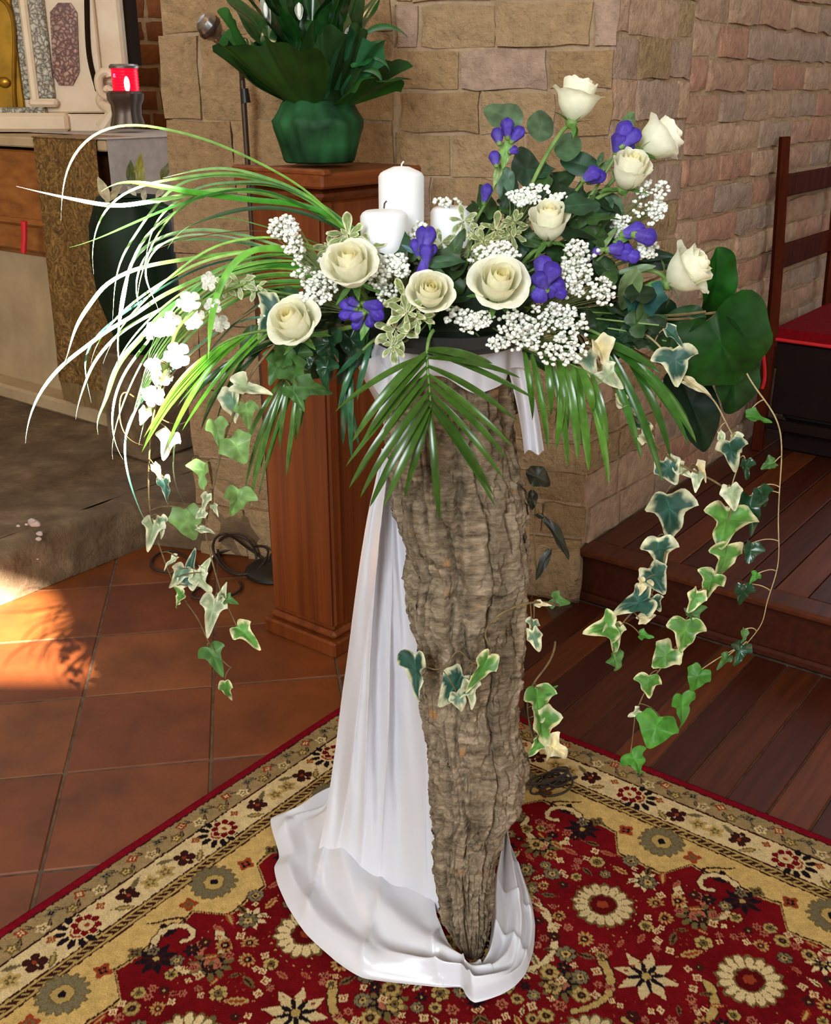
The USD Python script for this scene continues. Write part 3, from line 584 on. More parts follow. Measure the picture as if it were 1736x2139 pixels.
def pool():
    n, m = 320, 60
    from scipy.interpolate import interp1d
    def rs(L):
        p = np.array([PZ(x, y, 0.013) for x, y in L]); k = np.linspace(0, len(L) - 1, n)
        i = np.minimum(k.astype(int), len(L) - 2); f = (k - i)[:, None]
        lin_ = p[i] * (1 - f) + p[i + 1] * f; sp = interp1d(np.arange(len(L)), p, axis=0, kind='cubic')(k)
        return lin_ * 0.45 + sp * 0.55
    a, b = rs(outer), rs(inner); s = np.linspace(0, 1, m)
    v = a[:, None] * (1 - s)[None, :, None] + b[:, None] * s[None, :, None]
    K, Sg = np.meshgrid(np.linspace(0, 1, n), s, indexing='ij')
    e = np.minimum(1, Sg * 9) * np.minimum(1, (1 - Sg) * 8 + 0.3)
    h = 0.024 * (np.sin(2 * np.pi * (Sg * 2.1 + 0.35 * np.sin(K * 9))) * 0.5 + 0.5) + 0.016 * (meshkit.fbm(np.stack([K * 6, Sg * 3.2, K * 0], -1), 3, 2)) + 0.014 * np.exp(-((Sg - 0.35 - 0.1 * np.sin(K * 7)) / 0.07) ** 2)
    crease = 0.010 * (1 - np.abs(np.sin(v[..., 0] * 13 - v[..., 1] * 17 + 3 * Sg + 1.5 * np.sin(K * 11)))) ** 4
    hem = 0.004 * np.exp(-(Sg / 0.03) ** 2)
    lift = 0.05 * np.clip((K - 0.86) / 0.14, 0, 1) ** 1.5 * np.sin(Sg * np.pi * 0.5)
    v[..., 2] += (h + crease) * e + hem + 0.03 * Sg ** 3 * (K < 0.7) * 0.6 + lift
    return v.reshape(-1, 3), grid_faces(n, m)[:, ::-1]
obj('floor_pool', pool(), M['satin'], sc, smooth=True)
tail = ruled(edge([(1042, 712, 1.54), (1066, 790, 1.56), (1084, 870, 1.58), (1094, 944, 1.58)]), edge([(1082, 712, 1.57), (1106, 785, 1.59), (1124, 860, 1.60), (1138, 946, 1.60)]), 40, 20, lambda s, t: np.stack([s * 0, -0.008 * np.sin(s * 9 + t * 2) * (0.4 + t), s * 0], -1))
obj('tail', tail, M['satin'], sc, smooth=True)
tail2 = ruled(edge([(742, 752, 1.57), (768, 806, 1.59), (792, 855, 1.62), (806, 960, 1.68)]), edge([(830, 740, 1.53), (832, 800, 1.54), (818, 850, 1.58), (824, 960, 1.68)]), 40, 20, lambda s, t: np.stack([s * 0, -0.009 * np.sin(s * 8 + t) * (1 - t), s * 0], -1))
obj('tail', tail2, M['satin'], sc, smooth=True)
def wrap():
    na, nz = 110, 16; g = np.linspace(np.radians(185), np.radians(352), na); t = np.linspace(0, 1, nz)
    cx, rx = CTOP[0], 0.118
    hem = 0.050 + 0.030 * np.sin(g * 5 + 1) * 0.5 + 0.028 * np.exp(-((g - np.radians(215)) / 0.3) ** 2)
    r = 1 + 0.05 * np.sin(g * 13)
    v = np.stack([cx + np.cos(g)[:, None] * (rx * r)[:, None] * np.ones(nz), CY + np.sin(g)[:, None] * (0.090 * r)[:, None] * np.ones(nz), CTOP[2] + 0.004 - hem[:, None] * t[None]], -1)
    return v.reshape(-1, 3), grid_faces(na, nz)
obj('wrap', wrap(), M['satin'], sc, smooth=True)

# ------------------------------------------------------------------ lectern
LC = np.array([-0.235, 2.697, 0.0])
def LQ(a, b, z): return LC + u * a + v_ * b + ez * z          # a along the right face, b along the left face
LZ = P(670, 362, float(LQ(0, 0, 0)[1]) - 0.02)[2]
lt = thing('lectern', 'brown wooden lectern with a square post and wide top behind the flowers', 'lectern', tuple(LQ(0.17, 0.14, 0)))
obj('plinth', cbox(LQ(0.17, 0.145, 0.025), (0.34, 0.29, 0.05), u, v_, 0.006), M['lectern'], lt)
obj('plinth_moulding', cbox(LQ(0.17, 0.145, 0.062), (0.315, 0.265, 0.026), u, v_, 0.011), M['lectern'], lt)
PT = LZ - 0.075
obj('post', cbox(LQ(0.17, 0.145, (0.07 + PT) / 2), (0.285, 0.235, PT - 0.07), u, v_, 0.006), M['lectern'], lt)
obj('corner_trim', cbox(LQ(0.17 - 0.1425 + 0.018, 0.145 - 0.1175 - 0.004, (0.09 + PT) / 2), (0.036, 0.012, PT - 0.09), u, v_, 0.003), M['lectern'], lt)
obj('corner_trim', cbox(LQ(0.17 - 0.1425 - 0.003, 0.145, (0.09 + PT) / 2), (0.008, 0.235, PT - 0.09), u, v_, 0.002), M['lectern'], lt)
obj('neck_moulding', cbox(LQ(0.17, 0.145, PT + 0.018), (0.31, 0.26, 0.036), u, v_, 0.014), M['lectern'], lt)
obj('top_board', cbox(LQ(0.165, 0.115, LZ - 0.018), (0.40, 0.31, 0.036), u, v_, 0.006), M['lectern_flat'], lt)
obj('top_lip', cbox(LQ(-0.02, 0.115, LZ + 0.002), (0.03, 0.32, 0.016), u, v_, 0.005), M['lectern_flat'], lt)

# ------------------------------------------------------------------ microphone on its stand, and its cable
MS = PZ(575, 1196)
ms = thing('microphone_stand', 'dark microphone stand with round cast base beside the lectern', 'microphone stand', tuple(MS))
obj('base', lathe([(0.0, 0.0), (0.098, 0.0), (0.104, 0.006), (0.102, 0.016), (0.085, 0.026), (0.04, 0.036), (0.018, 0.044), (0.016, 0.07), (0.0, 0.072)], MS, 40), M['black'], ms)
ptop = P(506, 168, MS[1]); pole = np.array([MS + ez * 0.03, MS * 0.5 + ptop * 0.5, ptop])
pole[:, 1] = MS[1]
obj('pole', tube(spline(pole, 12), 0.0085, 14), M['pole'], ms)
obj('clutch', tube([P(514, 215, MS[1]), P(510, 185, MS[1])], [0.014, 0.012], 14), M['black'], ms)
arm = [ptop, P(503, 140, MS[1] - 0.02), P(492, 112, MS[1] - 0.05), P(478, 96, MS[1] - 0.07)]
obj('gooseneck', tube(spline(arm, 16), 0.008, 10), M['pole'], ms)
mh = P(437, 56, MS[1] - 0.10); mt_ = P(480, 98, MS[1] - 0.07); ax = nrm(mt_ - mh); Lm = np.linalg.norm(mt_ - mh)
mc = thing('microphone', 'silver ball head microphone on the stand left of the potted plant', 'microphone', tuple(mh))
obj('grille', lathe([(0.0, -0.034), (0.016, -0.031), (0.028, -0.02), (0.033, -0.004), (0.033, 0.006), (0.029, 0.020), (0.021, 0.03)], mh, 28, ax), M['chrome'], mc)
obj('collar', lathe([(0.0345, -0.004), (0.0355, 0), (0.0355, 0.006), (0.0345, 0.010)], mh, 28, ax), M['pole'], mc)
obj('handle', lathe([(0.0, 0.026), (0.020, 0.027), (0.022, 0.034), (0.0165, 0.06), (0.013, Lm * 1.0), (0.0, Lm * 1.02)], mh, 24, ax), M['chrome'], mc)
cb_ = thing('microphone_cable', 'brown black cable coiled on the tiles by the microphone stand', 'cable', tuple(PZ(480, 1190)))
cpts = [PZ(x, y, z) for x, y, z in [(575, 1185, .02), (540, 1160, .02), (505, 1135, .07), (465, 1115, .12), (445, 1140, .07), (462, 1180, .012), (505, 1200, .012), (535, 1170, .02), (520, 1130, .09), (480, 1118, .10), (455, 1140, .03), (480, 1190, .012), (530, 1195, .02), (560, 1150, .06), (500, 1145, .03), (450, 1160, .012), (430, 1200, .01), (370, 1198, .01), (325, 1190, .01), (320, 1165, .01), (352, 1150, .01), (400, 1172, .01), (430, 1215, .01), (400, 1245, .01), (450, 1250, .01), (500, 1215, .01)]]
obj('cable', tube(spline(cpts, 260), 0.0045, 8), M['cable'], cb_, smooth=True)

# ------------------------------------------------------------------ potted plant wrapped in green paper, on the lectern
PB = LQ(0.165, 0.15, LZ + 0.011)
pp = thing('wrapped_plant', 'peace lily pot wrapped in green paper standing on the lectern', 'plant', tuple(PB))
rg = np.random.default_rng(5)
def wrap_pot(r, z, g):
    k = 0.016 * np.abs(np.sin(g * 6.5 + 13 * z + 0.6 * np.sin(g * 3))) + 0.008 * np.sin(g * 17 + 40 * z); return r * (1 + k * 4 * np.clip(r / 0.1, 0, 1) * 0.75), z + 0.004 * np.sin(g * 9) * (z > 0.05)
pr = [(0.0, 0.0), (0.085, 0.0), (0.090, 0.006), (0.100, 0.045), (0.113, 0.085), (0.116, 0.102), (0.108, 0.112), (0.098, 0.128), (0.090, 0.146), (0.082, 0.150)]
def tinted(v, a, b, sc_, seed): 
    k = np.clip((meshkit.fbm(np.asarray(v) * sc_, 3, seed) - 0.3) / 0.4, 0, 1)[:, None]; return np.array(lin(a)) * (1 - k) + np.array(lin(b)) * k
m_ = lathe(pr, PB, 90, warp=wrap_pot); obj('pot_wrap', m_, M['paper'], pp, tint=tinted(m_[0] - PB, '#16381c', '#2f6a3a', 22, 3))
def flare(g0, g1, z0, seed, prof, mat='paper', cols=('#1c4f14', '#3f7d24'), top=1.0):
    n, m = 60, 22; g = np.linspace(g0, g1, n); t = np.linspace(0, 1, m); Gm, T = np.meshgrid(g, t, indexing='ij'); e = (Gm - g0) / (g1 - g0)
    r = np.interp(T, prof[0], prof[1]) * (1 + 0.09 * np.sin(Gm * 7 + seed) * T + 0.07 * np.sin(Gm * 13 + 2 * seed) * T ** 1.5 + 0.03 * np.sin(Gm * 31 + T * 3) * T)
    rim = top * (1.02 - 0.45 * np.abs(2 * e - 1) ** 5 + 0.07 * np.sin(Gm * 9 + seed) + 0.04 * np.sin(Gm * 21 + seed))
    z = z0 + np.interp(T, prof[0], prof[2]) * rim
    v = PB + np.stack([r * np.cos(Gm), r * np.sin(Gm), z], -1); v = v.reshape(-1, 3)
    obj('paper_collar', (v, grid_faces(n, m)), M[mat], pp, tint=tinted(v - PB, *cols, 9, seed))
U1 = ([0, .15, .5, .8, 1], [0.080, 0.092, 0.160, 0.205, 0.225], [0, 0.012, 0.062, 0.108, 0.128])
flare(math.radians(175), math.radians(285), 0.145, 1, U1, cols=('#173508', '#33561a'), top=1.05)
flare(math.radians(258), math.radians(330), 0.145, 2, ([0, .15, .5, .8, 1], [0.080, 0.084, 0.125, 0.155, 0.165], [0, 0.03, 0.08, 0.135, 0.155]), cols=('#182f10', '#2a4a1c'), top=1.1)
flare(math.radians(298), math.radians(362), 0.138, 3, ([0, .15, .5, .8, 1], [0.080, 0.098, 0.165, 0.205, 0.222], [-0.012, 0.006, 0.044, 0.066, 0.062]), cols=('#123a14', '#2f6a20'), top=1.0)
flare(math.radians(285), math.radians(345), 0.146, 4, ([0, .15, .5, .8, 1], [0.078, 0.085, 0.13, 0.165, 0.18], [0, 0.03, 0.09, 0.135, 0.15]), cols=('#1c4f28', '#37784a'), top=1.0)
flare(math.radians(20), math.radians(200), 0.145, 5, U1, cols=('#122c0a', '#22481a'), top=1.1)
flare(math.radians(182), math.radians(222), 0.215, 6, ([0, .4, .8, 1], [0.150, 0.185, 0.222, 0.235], [0, 0.05, 0.105, 0.13]), cols=('#24561c', '#3a7430'), top=1.0)

def leaf_mesh(shape, L, W, cup=0.12, fold=0.15, droop=0.25, wave=0.04, seed=0, nr=6, na=36):
    """a leaf in its own frame: base at the origin, tip at +y, upper side +z; returns (vertices, faces, ring 0..1, outline position)"""
    k, ox, oy, cy = shape
    ang = np.linspace(0, 1, na, endpoint=False)
    from scipy.interpolate import interp1d
    x = np.interp(ang, k, ox); y = np.interp(ang, k, oy)
    rr = np.array([0.0, 0.32, 0.58, 0.78, 0.90, 1.0])[:nr]
    Xr = x[None] * rr[:, None]; Yr = cy + (y[None] - cy) * rr[:, None]
    v = np.stack([Xr * W, Yr * L, np.zeros_like(Xr)], -1)
    rg_ = np.random.default_rng(seed); a1, a2 = rg_.uniform(0, 6.3, 2)
    nx, ny = Xr, Yr
    v[..., 2] = W * (fold * np.abs(nx) * 2 - cup * (nx * 2) ** 2) - L * droop * ny ** 2 + W * wave * np.sin(ny * 9 + a1) * rr[:, None] + W * wave * np.sin(np.arctan2(nx, ny - cy) * 5 + a2) * rr[:, None] ** 2
    f = grid_faces(nr, na, True); keep = np.ones(len(f), bool)
    return v.reshape(-1, 3), f, np.repeat(rr, na), np.stack([Xr, Yr], -1).reshape(-1, 2)
def outline(half, soft=1, start=0.0):
    h = np.asarray(half, float); full = np.vstack([h, (h * [-1, 1])[::-1][1:-1]])
    for _ in range(soft):
        nxt = np.roll(full, -1, 0); tip = [0, len(h) - 1]
        q = np.empty((len(full) * 2, 2)); q[0::2] = full * 0.75 + nxt * 0.25; q[1::2] = full * 0.25 + nxt * 0.75
        full = q
    d = np.r_[0, np.cumsum(np.linalg.norm(np.diff(np.vstack([full, full[:1]]), axis=0), axis=1))]; d /= d[-1]
    return d, np.r_[full[:, 0], full[0, 0]], np.r_[full[:, 1], full[0, 1]]
def shape(half, cy, soft=1): d, x, y = outline(half, soft); return d, x, y, cy
IVY = shape([(0, 0.06), (0.08, 0.0), (0.25, -0.07), (0.40, -0.02), (0.60, 0.26), (0.47, 0.27), (0.29, 0.36), (0.25, 0.52), (0.15, 0.80), (0, 1.06)], 0.32)
IVY5 = shape([(0, 0.08), (0.12, -0.02), (0.34, -0.10), (0.40, 0.06), (0.60, 0.26), (0.44, 0.36), (0.36, 0.50), (0.22, 0.72), (0, 1.0)], 0.34)
OVATE = shape([(0, 0), (0.14, 0.02), (0.36, 0.16), (0.48, 0.38), (0.42, 0.62), (0.22, 0.86), (0, 1.02)], 0.45)
LANCE = shape([(0, 0), (0.16, 0.06), (0.40, 0.26), (0.46, 0.42), (0.34, 0.66), (0.14, 0.88), (0, 1.02)], 0.42)
OBOV = shape([(0, 0), (0.12, 0.06), (0.26, 0.30), (0.46, 0.62), (0.42, 0.84), (0.2, 0.97), (0, 1.03)], 0.58)
ROUNDL = shape([(0, 0.10), (0.14, 0.0), (0.40, 0.02), (0.53, 0.26), (0.53, 0.52), (0.40, 0.80), (0.18, 0.96), (0, 1.0)], 0.46)
BROADL = shape([(0, 0.14), (0.16, 0.0), (0.46, -0.04), (0.60, 0.22), (0.52, 0.46), (0.50, 0.72), (0.26, 0.84), (0, 0.98)], 0.42)
def frame(tip, nrm_):
    y = nrm(tip); z = nrm_ - y * (nrm_ @ y); z = nrm(z); x = np.cross(y, z); return np.stack([x, y, z])
def leaf_at(base, tip, normal, L, W, shp, colin, colout=None, edge_=0.84, seed=0, spread=0.10, **k):
    """world space leaf and its colours: colin in the middle, colout on the margin (ragged)"""
    v, f, r, o = leaf_mesh(shp, L, W, seed=seed, **k)
    w = np.asarray(base) + v @ frame(np.asarray(tip, float), np.asarray(normal, float))
    a, b = np.array(lin(colin)), np.array(lin(colout or colin))
    n1 = meshkit.fbm(np.c_[o * 4.5, np.full(len(o), seed * 1.37)], 3, 3) - 0.5
    kk = np.clip((r + n1 * spread * 4 - edge_) / 0.10, 0, 1)[:, None] if colout else np.zeros((len(v), 1))
    rg_ = np.random.default_rng(seed + 5); c = a * (1 - kk) + b * kk; c = c * ((0.68 + 0.5 * (meshkit.noise(np.c_[o * 7, np.full(len(o), seed)], 8))) * rg_.uniform(0.8, 1.1))[:, None]
    vein = np.exp(-(o[:, 0] / 0.02) ** 2) * 0.25; c = c * (1 + vein[:, None])
    return w, f, np.clip(c, 0, 1)
def imdir(deg): a = math.radians(deg); return cR * math.cos(a) - cU * math.sin(a)      # 0 right, 90 down in the photograph
def leaf_px(px, py, Y, L, W, deg, shp=None, col='#4a7a30', out=None, tilt=(0, 0), seed=0, **k):
    """leaf whose middle shows at a pixel; L, W in pixels; deg the way its tip points"""
    c = P(px, py, Y); t = imdir(deg); n = nrm(-cF + cR * tilt[0] + cU * tilt[1] + np.array([0, 0, 0.25]))
    rg_ = np.random.default_rng(seed + 77); t = nrm(t + cF * rg_.uniform(-0.25, 0.35))
    Lm, Wm = S(L, c), S(W, c)
    return leaf_at(c - t * Lm * 0.46, t, n, Lm, Wm, IVY if shp is None else shp, col, out, seed=seed, **k)
def put_leaf(parent, m, name='leaf', mat='leaf'): return obj(name, (m[0], m[1]), M[mat], parent, tint=m[2])

for k in range(30):
    az = rg.uniform(0, 2 * np.pi); el = rg.uniform(0.85, 1.42); d = np.array([math.cos(az) * math.cos(el), math.sin(az) * math.cos(el), math.sin(el)])
    b = PB + np.array([math.cos(az) * 0.05, math.sin(az) * 0.05, 0.17 + rg.uniform(0, 0.08)]) ; L = rg.uniform(0.16, 0.26)
    b = b + d * rg.uniform(0.0, 0.14)
    put_leaf(pp, leaf_at(b, d, nrm(np.array([-d[0], -d[1], 1.2]) + np.array([0, -0.6, 0])), L, L * rg.uniform(0.34, 0.46), LANCE, ['#173a12', '#1d4a1a', '#245522', '#12300f'][k % 4], seed=k, droop=0.18, wave=0.05), mat='gloss')
for k, (x, y, L, dg) in enumerate([(715, 60, 110, -80), (560, 75, 90, -100), (660, 40, 130, -95), (620, 90, 100, -70), (520, 95, 60, -120), (760, 120, 80, -40)]):
    put_leaf(pp, leaf_px(x, y, PB[1] - 0.07, L, L * 0.45, dg, LANCE, ['#1f5a22', '#1a4a1a', '#23602a'][k % 3], seed=40 + k, wave=0.05), mat='gloss')
for k, (x, y, L, dg) in enumerate([(555, 22, 55, 70), (625, 22, 50, -95), (702, 30, 48, -75), (733, 68, 50, -55), (700, 12, 40, -20)]):
    put_leaf(pp, leaf_px(x, y, PB[1] - 0.10, L, L * 0.42, dg, LANCE, '#d8d6bc', '#eceadc', seed=60 + k, cup=-0.5), 'spathe')
    c = P(x, y, PB[1] - 0.11); obj('spadix', blob(c, 0.006, 2, (1, 1, 3)), M['bloom'], pp)
for k, pts in enumerate([[(745, 100), (775, 62), (815, 56), (852, 78)], [(740, 120), (775, 95), (805, 84)], [(745, 130), (790, 120), (815, 150)], [(750, 150), (785, 150), (800, 180)]]):
    c = spline([P(x, y, PB[1] - 0.05 + 0.0 * i) for i, (x, y) in enumerate(pts)], 16); w = 0.008 * np.sin(np.linspace(0.25, np.pi, 16))
    sd = nrm(np.cross(nrm(c[-1] - c[0]), -cF)); vv = np.stack([c - sd * w[:, None], c + cF * -0.003, c + sd * w[:, None]], 1).reshape(-1, 3)
    put_leaf(pp, (vv, grid_faces(16, 3), np.tile(lin('#2c5a22'), (len(vv), 1))), 'frond_leaf')

# ------------------------------------------------------------------ altar with its cloths, the tabernacle, lamp and lily vase
AC = np.array([-1.215, 4.31, 0.0]); AZ = 1.365
def AQ(a, b, z): return AC + u * a + v_ * b + ez * z
al = thing('altar', 'brown altar table with a wooden panel on the stone step at left', 'altar', tuple(AQ(0.3, 0.7, 0.18)))
obj('pedestal', cbox(AQ(0.34, 0.85, 0.53), (0.50, 1.2, 0.70), u, v_, 0.01), M['altarstone'], al)
obj('front_panel', cbox(AQ(0.05, 0.95, 1.10), (0.06, 1.3, 0.42), u, v_, 0.008), M['altarwood'], al)
obj('panel_moulding', cbox(AQ(0.012, 0.95, 1.015), (0.03, 1.3, 0.03), u, v_, 0.01), M['altarwood'], al)
obj('body', cbox(AQ(0.35, 0.85, 1.08), (0.55, 1.5, 0.44), u, v_, 0.006), M['altarwood'], al)
obj('table_top', cbox(AQ(0.34, 0.8, AZ - 0.02), (0.72, 1.7, 0.04), u, v_, 0.006), M['altarstone'], al)
obj('foot', cbox(AQ(0.30, 0.80, 0.215), (0.64, 1.5, 0.07), u, v_, 0.012), M['altarstone'], al)
ac = thing('altar_runner', 'worn gold brocade runner with fringe hanging down the altar front', 'altar cloth', tuple(AQ(-0.03, 0.2, 0.8)))
def hang(parent, name, a0, a1, z0, z1, off, mat, frm, n=40, m=26, amp=0.008, seed=0, bulge=0.0):
    s = np.linspace(a0, a1, n); z = np.linspace(z1, z0, m); Sg, Z = np.meshgrid(s, z, indexing='ij'); t = (z1 - Z) / (z1 - z0)
    w = off + amp * np.sin(Sg * 34 + seed) * t + amp * (meshkit.fbm(np.stack([Sg * 9, Z * 3, Sg * 0], -1), 3, seed) - 0.5) * 2 * t + bulge * t
    v = frm(w, Sg, Z); return obj(name, (v.reshape(-1, 3), grid_faces(n, m)), M[mat], parent, smooth=True)
hang(ac, 'brocade', -0.01, 0.40, 0.36, AZ + 0.004, 0.032, 'gold', lambda w, s, z: AQ(0, 0, 0) - u * w[..., None] + v_ * s[..., None] + ez * z[..., None], amp=0.010, seed=2, bulge=0.02)
hang(ac, 'fringe', -0.01, 0.40, 0.27, 0.362, 0.052, 'fringe', lambda w, s, z: AQ(0, 0, 0) - u * w[..., None] + v_ * s[..., None] + ez * z[..., None], amp=0.007, seed=4)
obj('top_fold', cbox(AQ(0.08, 0.195, AZ + 0.004), (0.24, 0.41, 0.006), u, v_, 0.002), M['gold'], ac)
lc = thing('altar_linen', 'white linen cloth over the altar top hanging down its right side', 'altar cloth', tuple(AQ(0.35, 0.3, AZ)))
obj('top_sheet', cbox(AQ(0.46, 0.60, AZ + 0.006), (0.46, 1.16, 0.006), u, v_, 0.002), M['linen'], lc)
hang(lc, 'side_drop', -0.02, 0.70, 0.86, AZ + 0.009, 0.06, 'linen', lambda w, s, z: AQ(0, 0, 0) - v_ * w[..., None] + u * s[..., None] + ez * z[..., None], amp=0.014, seed=1)
obj('side_lip', cbox(AQ(0.34, -0.03, AZ + 0.006), (0.72, 0.07, 0.006), u, v_, 0.002), M['linen'], lc)
td = thing('red_tassel', 'small red ribbon hanging below the altar panel', 'ribbon', tuple(P(50, 500, 4.46)))
obj('ribbon', tube([P(50, 462, 4.46), P(51, 495, 4.46), P(49, 528, 4.46)], [0.014, 0.012, 0.013], 8), M['redpipe'], td)

TY = 5.02
tb = thing('tabernacle', 'cream marble tabernacle with inlaid panels and a gilt door on the altar', 'tabernacle', tuple(P(120, 275, TY)))
def TB(x0, y0, x1, y1, Y, dep, mat, name, bev=0.006):
    a, b = P(x0, y1, Y), P(x1, y0, Y); a[0] = P(x0, 110, Y)[0]; b[0] = P(x1, 110, Y)[0]; return obj(name, cbox(((a[0] + b[0]) / 2, Y + dep / 2, (a[2] + b[2]) / 2), (abs(b[0] - a[0]), dep, abs(b[2] - a[2])), bev=bev), M[mat], tb)
TB(-160, -90, 206, 236, TY, 0.30, 'marble', 'body')
TB(-160, 236, 124, 276, TY - 0.06, 0.40, 'marble', 'base_moulding', 0.014)
TB(124, 238, 205, 276, TY - 0.02, 0.35, 'marble', 'base_block')
TB(-160, 224, 78, 243, TY - 0.045, 0.1, 'inlaygrey', 'base_inlay')
TB(-60, -90, 36, 226, TY - 0.02, 0.06, 'goldmetal', 'gilt_door', 0.004)
dr = P(4, -30, TY - 0.03)
obj('door_arch', tube(spline([P(32, 225, TY - 0.03), P(30, 100, TY - 0.03), P(24, 30, TY - 0.03), P(8, 2, TY - 0.03), P(-30, -10, TY - 0.03)], 30), 0.008, 8), M['goldmetal'], tb)
obj('gilt_boss', blob(P(8, 172, TY - 0.03), 0.028, 3, (1, .5, .8)), M['goldmetal'], tb)
TB(36, -90, 60, 208, TY - 0.012, 0.05, 'inlaygrey', 'pilaster_inlay'); TB(68, -90, 102, 206, TY - 0.030, 0.05, 'inlaygrey', 'pilaster_inlay')
TB(50, -90, 68, 214, TY - 0.045, 0.07, 'marble', 'pilaster_edge', 0.01); TB(44, 206, 106, 224, TY - 0.05, 0.08, 'marble', 'pilaster_foot', 0.012)
oct_ = [(122, 6), (148, 6), (161, 26), (166, 150), (152, 178), (124, 178), (112, 158), (105, 26)]
from shapely.geometry import Polygon as SP
op = [P(x, y, TY - 0.006) for x, y in oct_]
m_ = trimesh.creation.extrude_polygon(SP([(p[0], p[2]) for p in op]), 0.02, engine='earcut'); q = np.array(m_.vertices)
obj('oval_inlay', (np.stack([q[:, 0], TY - 0.012 + q[:, 2], q[:, 1]], -1), np.array(m_.faces)), M['inlayred'], tb)
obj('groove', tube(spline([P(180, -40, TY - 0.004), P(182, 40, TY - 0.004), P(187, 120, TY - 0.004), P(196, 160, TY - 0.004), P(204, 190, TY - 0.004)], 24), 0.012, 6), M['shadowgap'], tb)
TB(192, -90, 258, 178, TY + 0.03, 0.2, 'marble', 'outer_pilaster', 0.012)
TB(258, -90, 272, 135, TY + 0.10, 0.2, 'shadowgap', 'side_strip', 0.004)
sp_ = [(232, 160), (222, 150), (208, 158), (206, 178), (214, 198), (226, 202), (232, 192), (226, 184), (220, 190)]
obj('scroll', tube(spline([P(x, y, TY - 0.02) for x, y in sp_], 50), np.linspace(0.022, 0.012, 50), 10), M['marble'], tb)
obj('scroll_foot', tube(spline([P(x, y, TY - 0.01) for x, y in [(212, 200), (216, 220), (232, 232), (226, 252), (214, 268)]], 24), np.linspace(0.02, 0.034, 24), 10), M['marble'], tb)

sl = thing('sanctuary_lamp', 'red glass sanctuary lamp glowing on a bronze foot beside the tabernacle', 'lamp', tuple(P(268, 268, 4.86)))
SY = 4.86; sb_ = P(268, 270, SY); sg = P(264, 192, SY); sr = S(27, sg)
sz = lambda y: P(265, y, SY)[2]
obj('foot', lathe([(0, sz(268)), (0.070, sz(268)), (0.072, sz(262)), (0.060, sz(240)), (0.062, sz(220)), (0.074, sz(208)), (0.076, sz(196)), (0.064, sz(190)), (0, sz(190))], (sb_[0], SY, 0), 30, warp=lambda r, z, g: (r * (1 + 0.07 * np.cos(g * 6)), z)), M['pole'], sl)
M['redglass'] = usdkit.material(stage, LK + 'lit_red_glass', {'p': ('principled_bsdf', {'base_color': (0.65, 0.0, 0.02), 'roughness': 0.25, 'emission_color': (1.0, 0.0, 0.035), 'emission_strength': 0.55})}, surface='p.BSDF')
M['flame'] = usdkit.material(stage, LK + 'lamp_flame', {'e': ('emission', {'color': (1.0, 0.30, 0.22), 'strength': 4.0})}, surface='e.emission')
ribs = [(sr * (1.0 + 0.03 * (k % 2)), sz(192) + (sz(142) - sz(192)) * k / 16) for k in range(17)]
obj('red_glass', lathe([(0, sz(192))] + ribs + [(0, sz(142))], (sg[0], SY, 0), 36), M['redglass'], sl)
obj('flame_glow', blob(P(265, 176, SY - sr * 0.96), 0.016, 3, (0.8, 0.4, 2.0)), M['flame'], sl)
obj('rim', lathe([(sr * .9, sz(142)), (sr * 1.12, sz(143)), (sr * 1.14, sz(138)), (sr * 1.0, sz(134)), (sr * .9, sz(136))], (sg[0], SY, 0), 32), M['chrome'], sl)
rl = UsdLux.SphereLight.Define(stage, '/World/lamp_glow_red'); rl.CreateRadiusAttr(0.02); rl.CreateIntensityAttr(120.0); rl.CreateColorAttr((1.0, 0.03, 0.05)); rl.AddTranslateOp().Set(tuple(map(float, P(246, 158, SY - 0.03))))

VY = 4.08; vb = P(300, 730, VY)
st2 = thing('plant_plinth', 'low brown stone plinth under the lily vase', 'plinth', (vb[0], VY, 0.18))
obj('block', cbox((vb[0], VY, (0.185 + vb[2]) / 2), (0.26, 0.24, vb[2] - 0.185), u, v_, 0.012), M['step'], st2)
lv = thing('lily_vase', 'dark green wrapped pot of white lilies in front of the altar linen', 'plant', (vb[0], VY, vb[2]))
R_ = lambda px: px * float((vb - cC) @ cF) / FPX
zz = lambda y: P(300, y, VY)[2]
m_ = lathe([(0, zz(730)), (R_(48), zz(730)), (R_(60), zz(690)), (R_(78), zz(620)), (R_(84), zz(540)), (R_(80), zz(470)), (R_(66), zz(425)), (R_(60), zz(410)), (R_(50), zz(418))], (vb[0], VY, 0), 60, warp=lambda r, z, g: (r * (1 + 0.04 * np.sin(g * 7 + z * 9)), z))
obj('pot_wrap', m_, M['paper'], lv, tint=tinted(m_[0], '#0d190e', '#1a3019', 10, 6))
for k, (x, y, L, dg, c) in enumerate([(215, 395, 70, -115, '#b7aa88'), (235, 405, 60, -60, '#a89b74'), (290, 360, 75, -88, '#8f8c34'), (345, 355, 60, -80, '#5a5a26'), (272, 360, 60, -95, '#4f5a2a'), (300, 405, 40, -100, '#c8bfa2'), (335, 400, 40, -60, '#c4b998'), (275, 398, 36, -130, '#c8bfa2'), (240, 440, 80, 170, '#1c3a1a'), (330, 430, 80, 10, '#17361a'), (290, 440, 70, -90, '#15301a')]):
    put_leaf(lv, leaf_px(x, y, VY - 0.10, L, L * 0.36, dg, LANCE, c, seed=200 + k), 'lily_bud' if k < 8 else 'leaf')

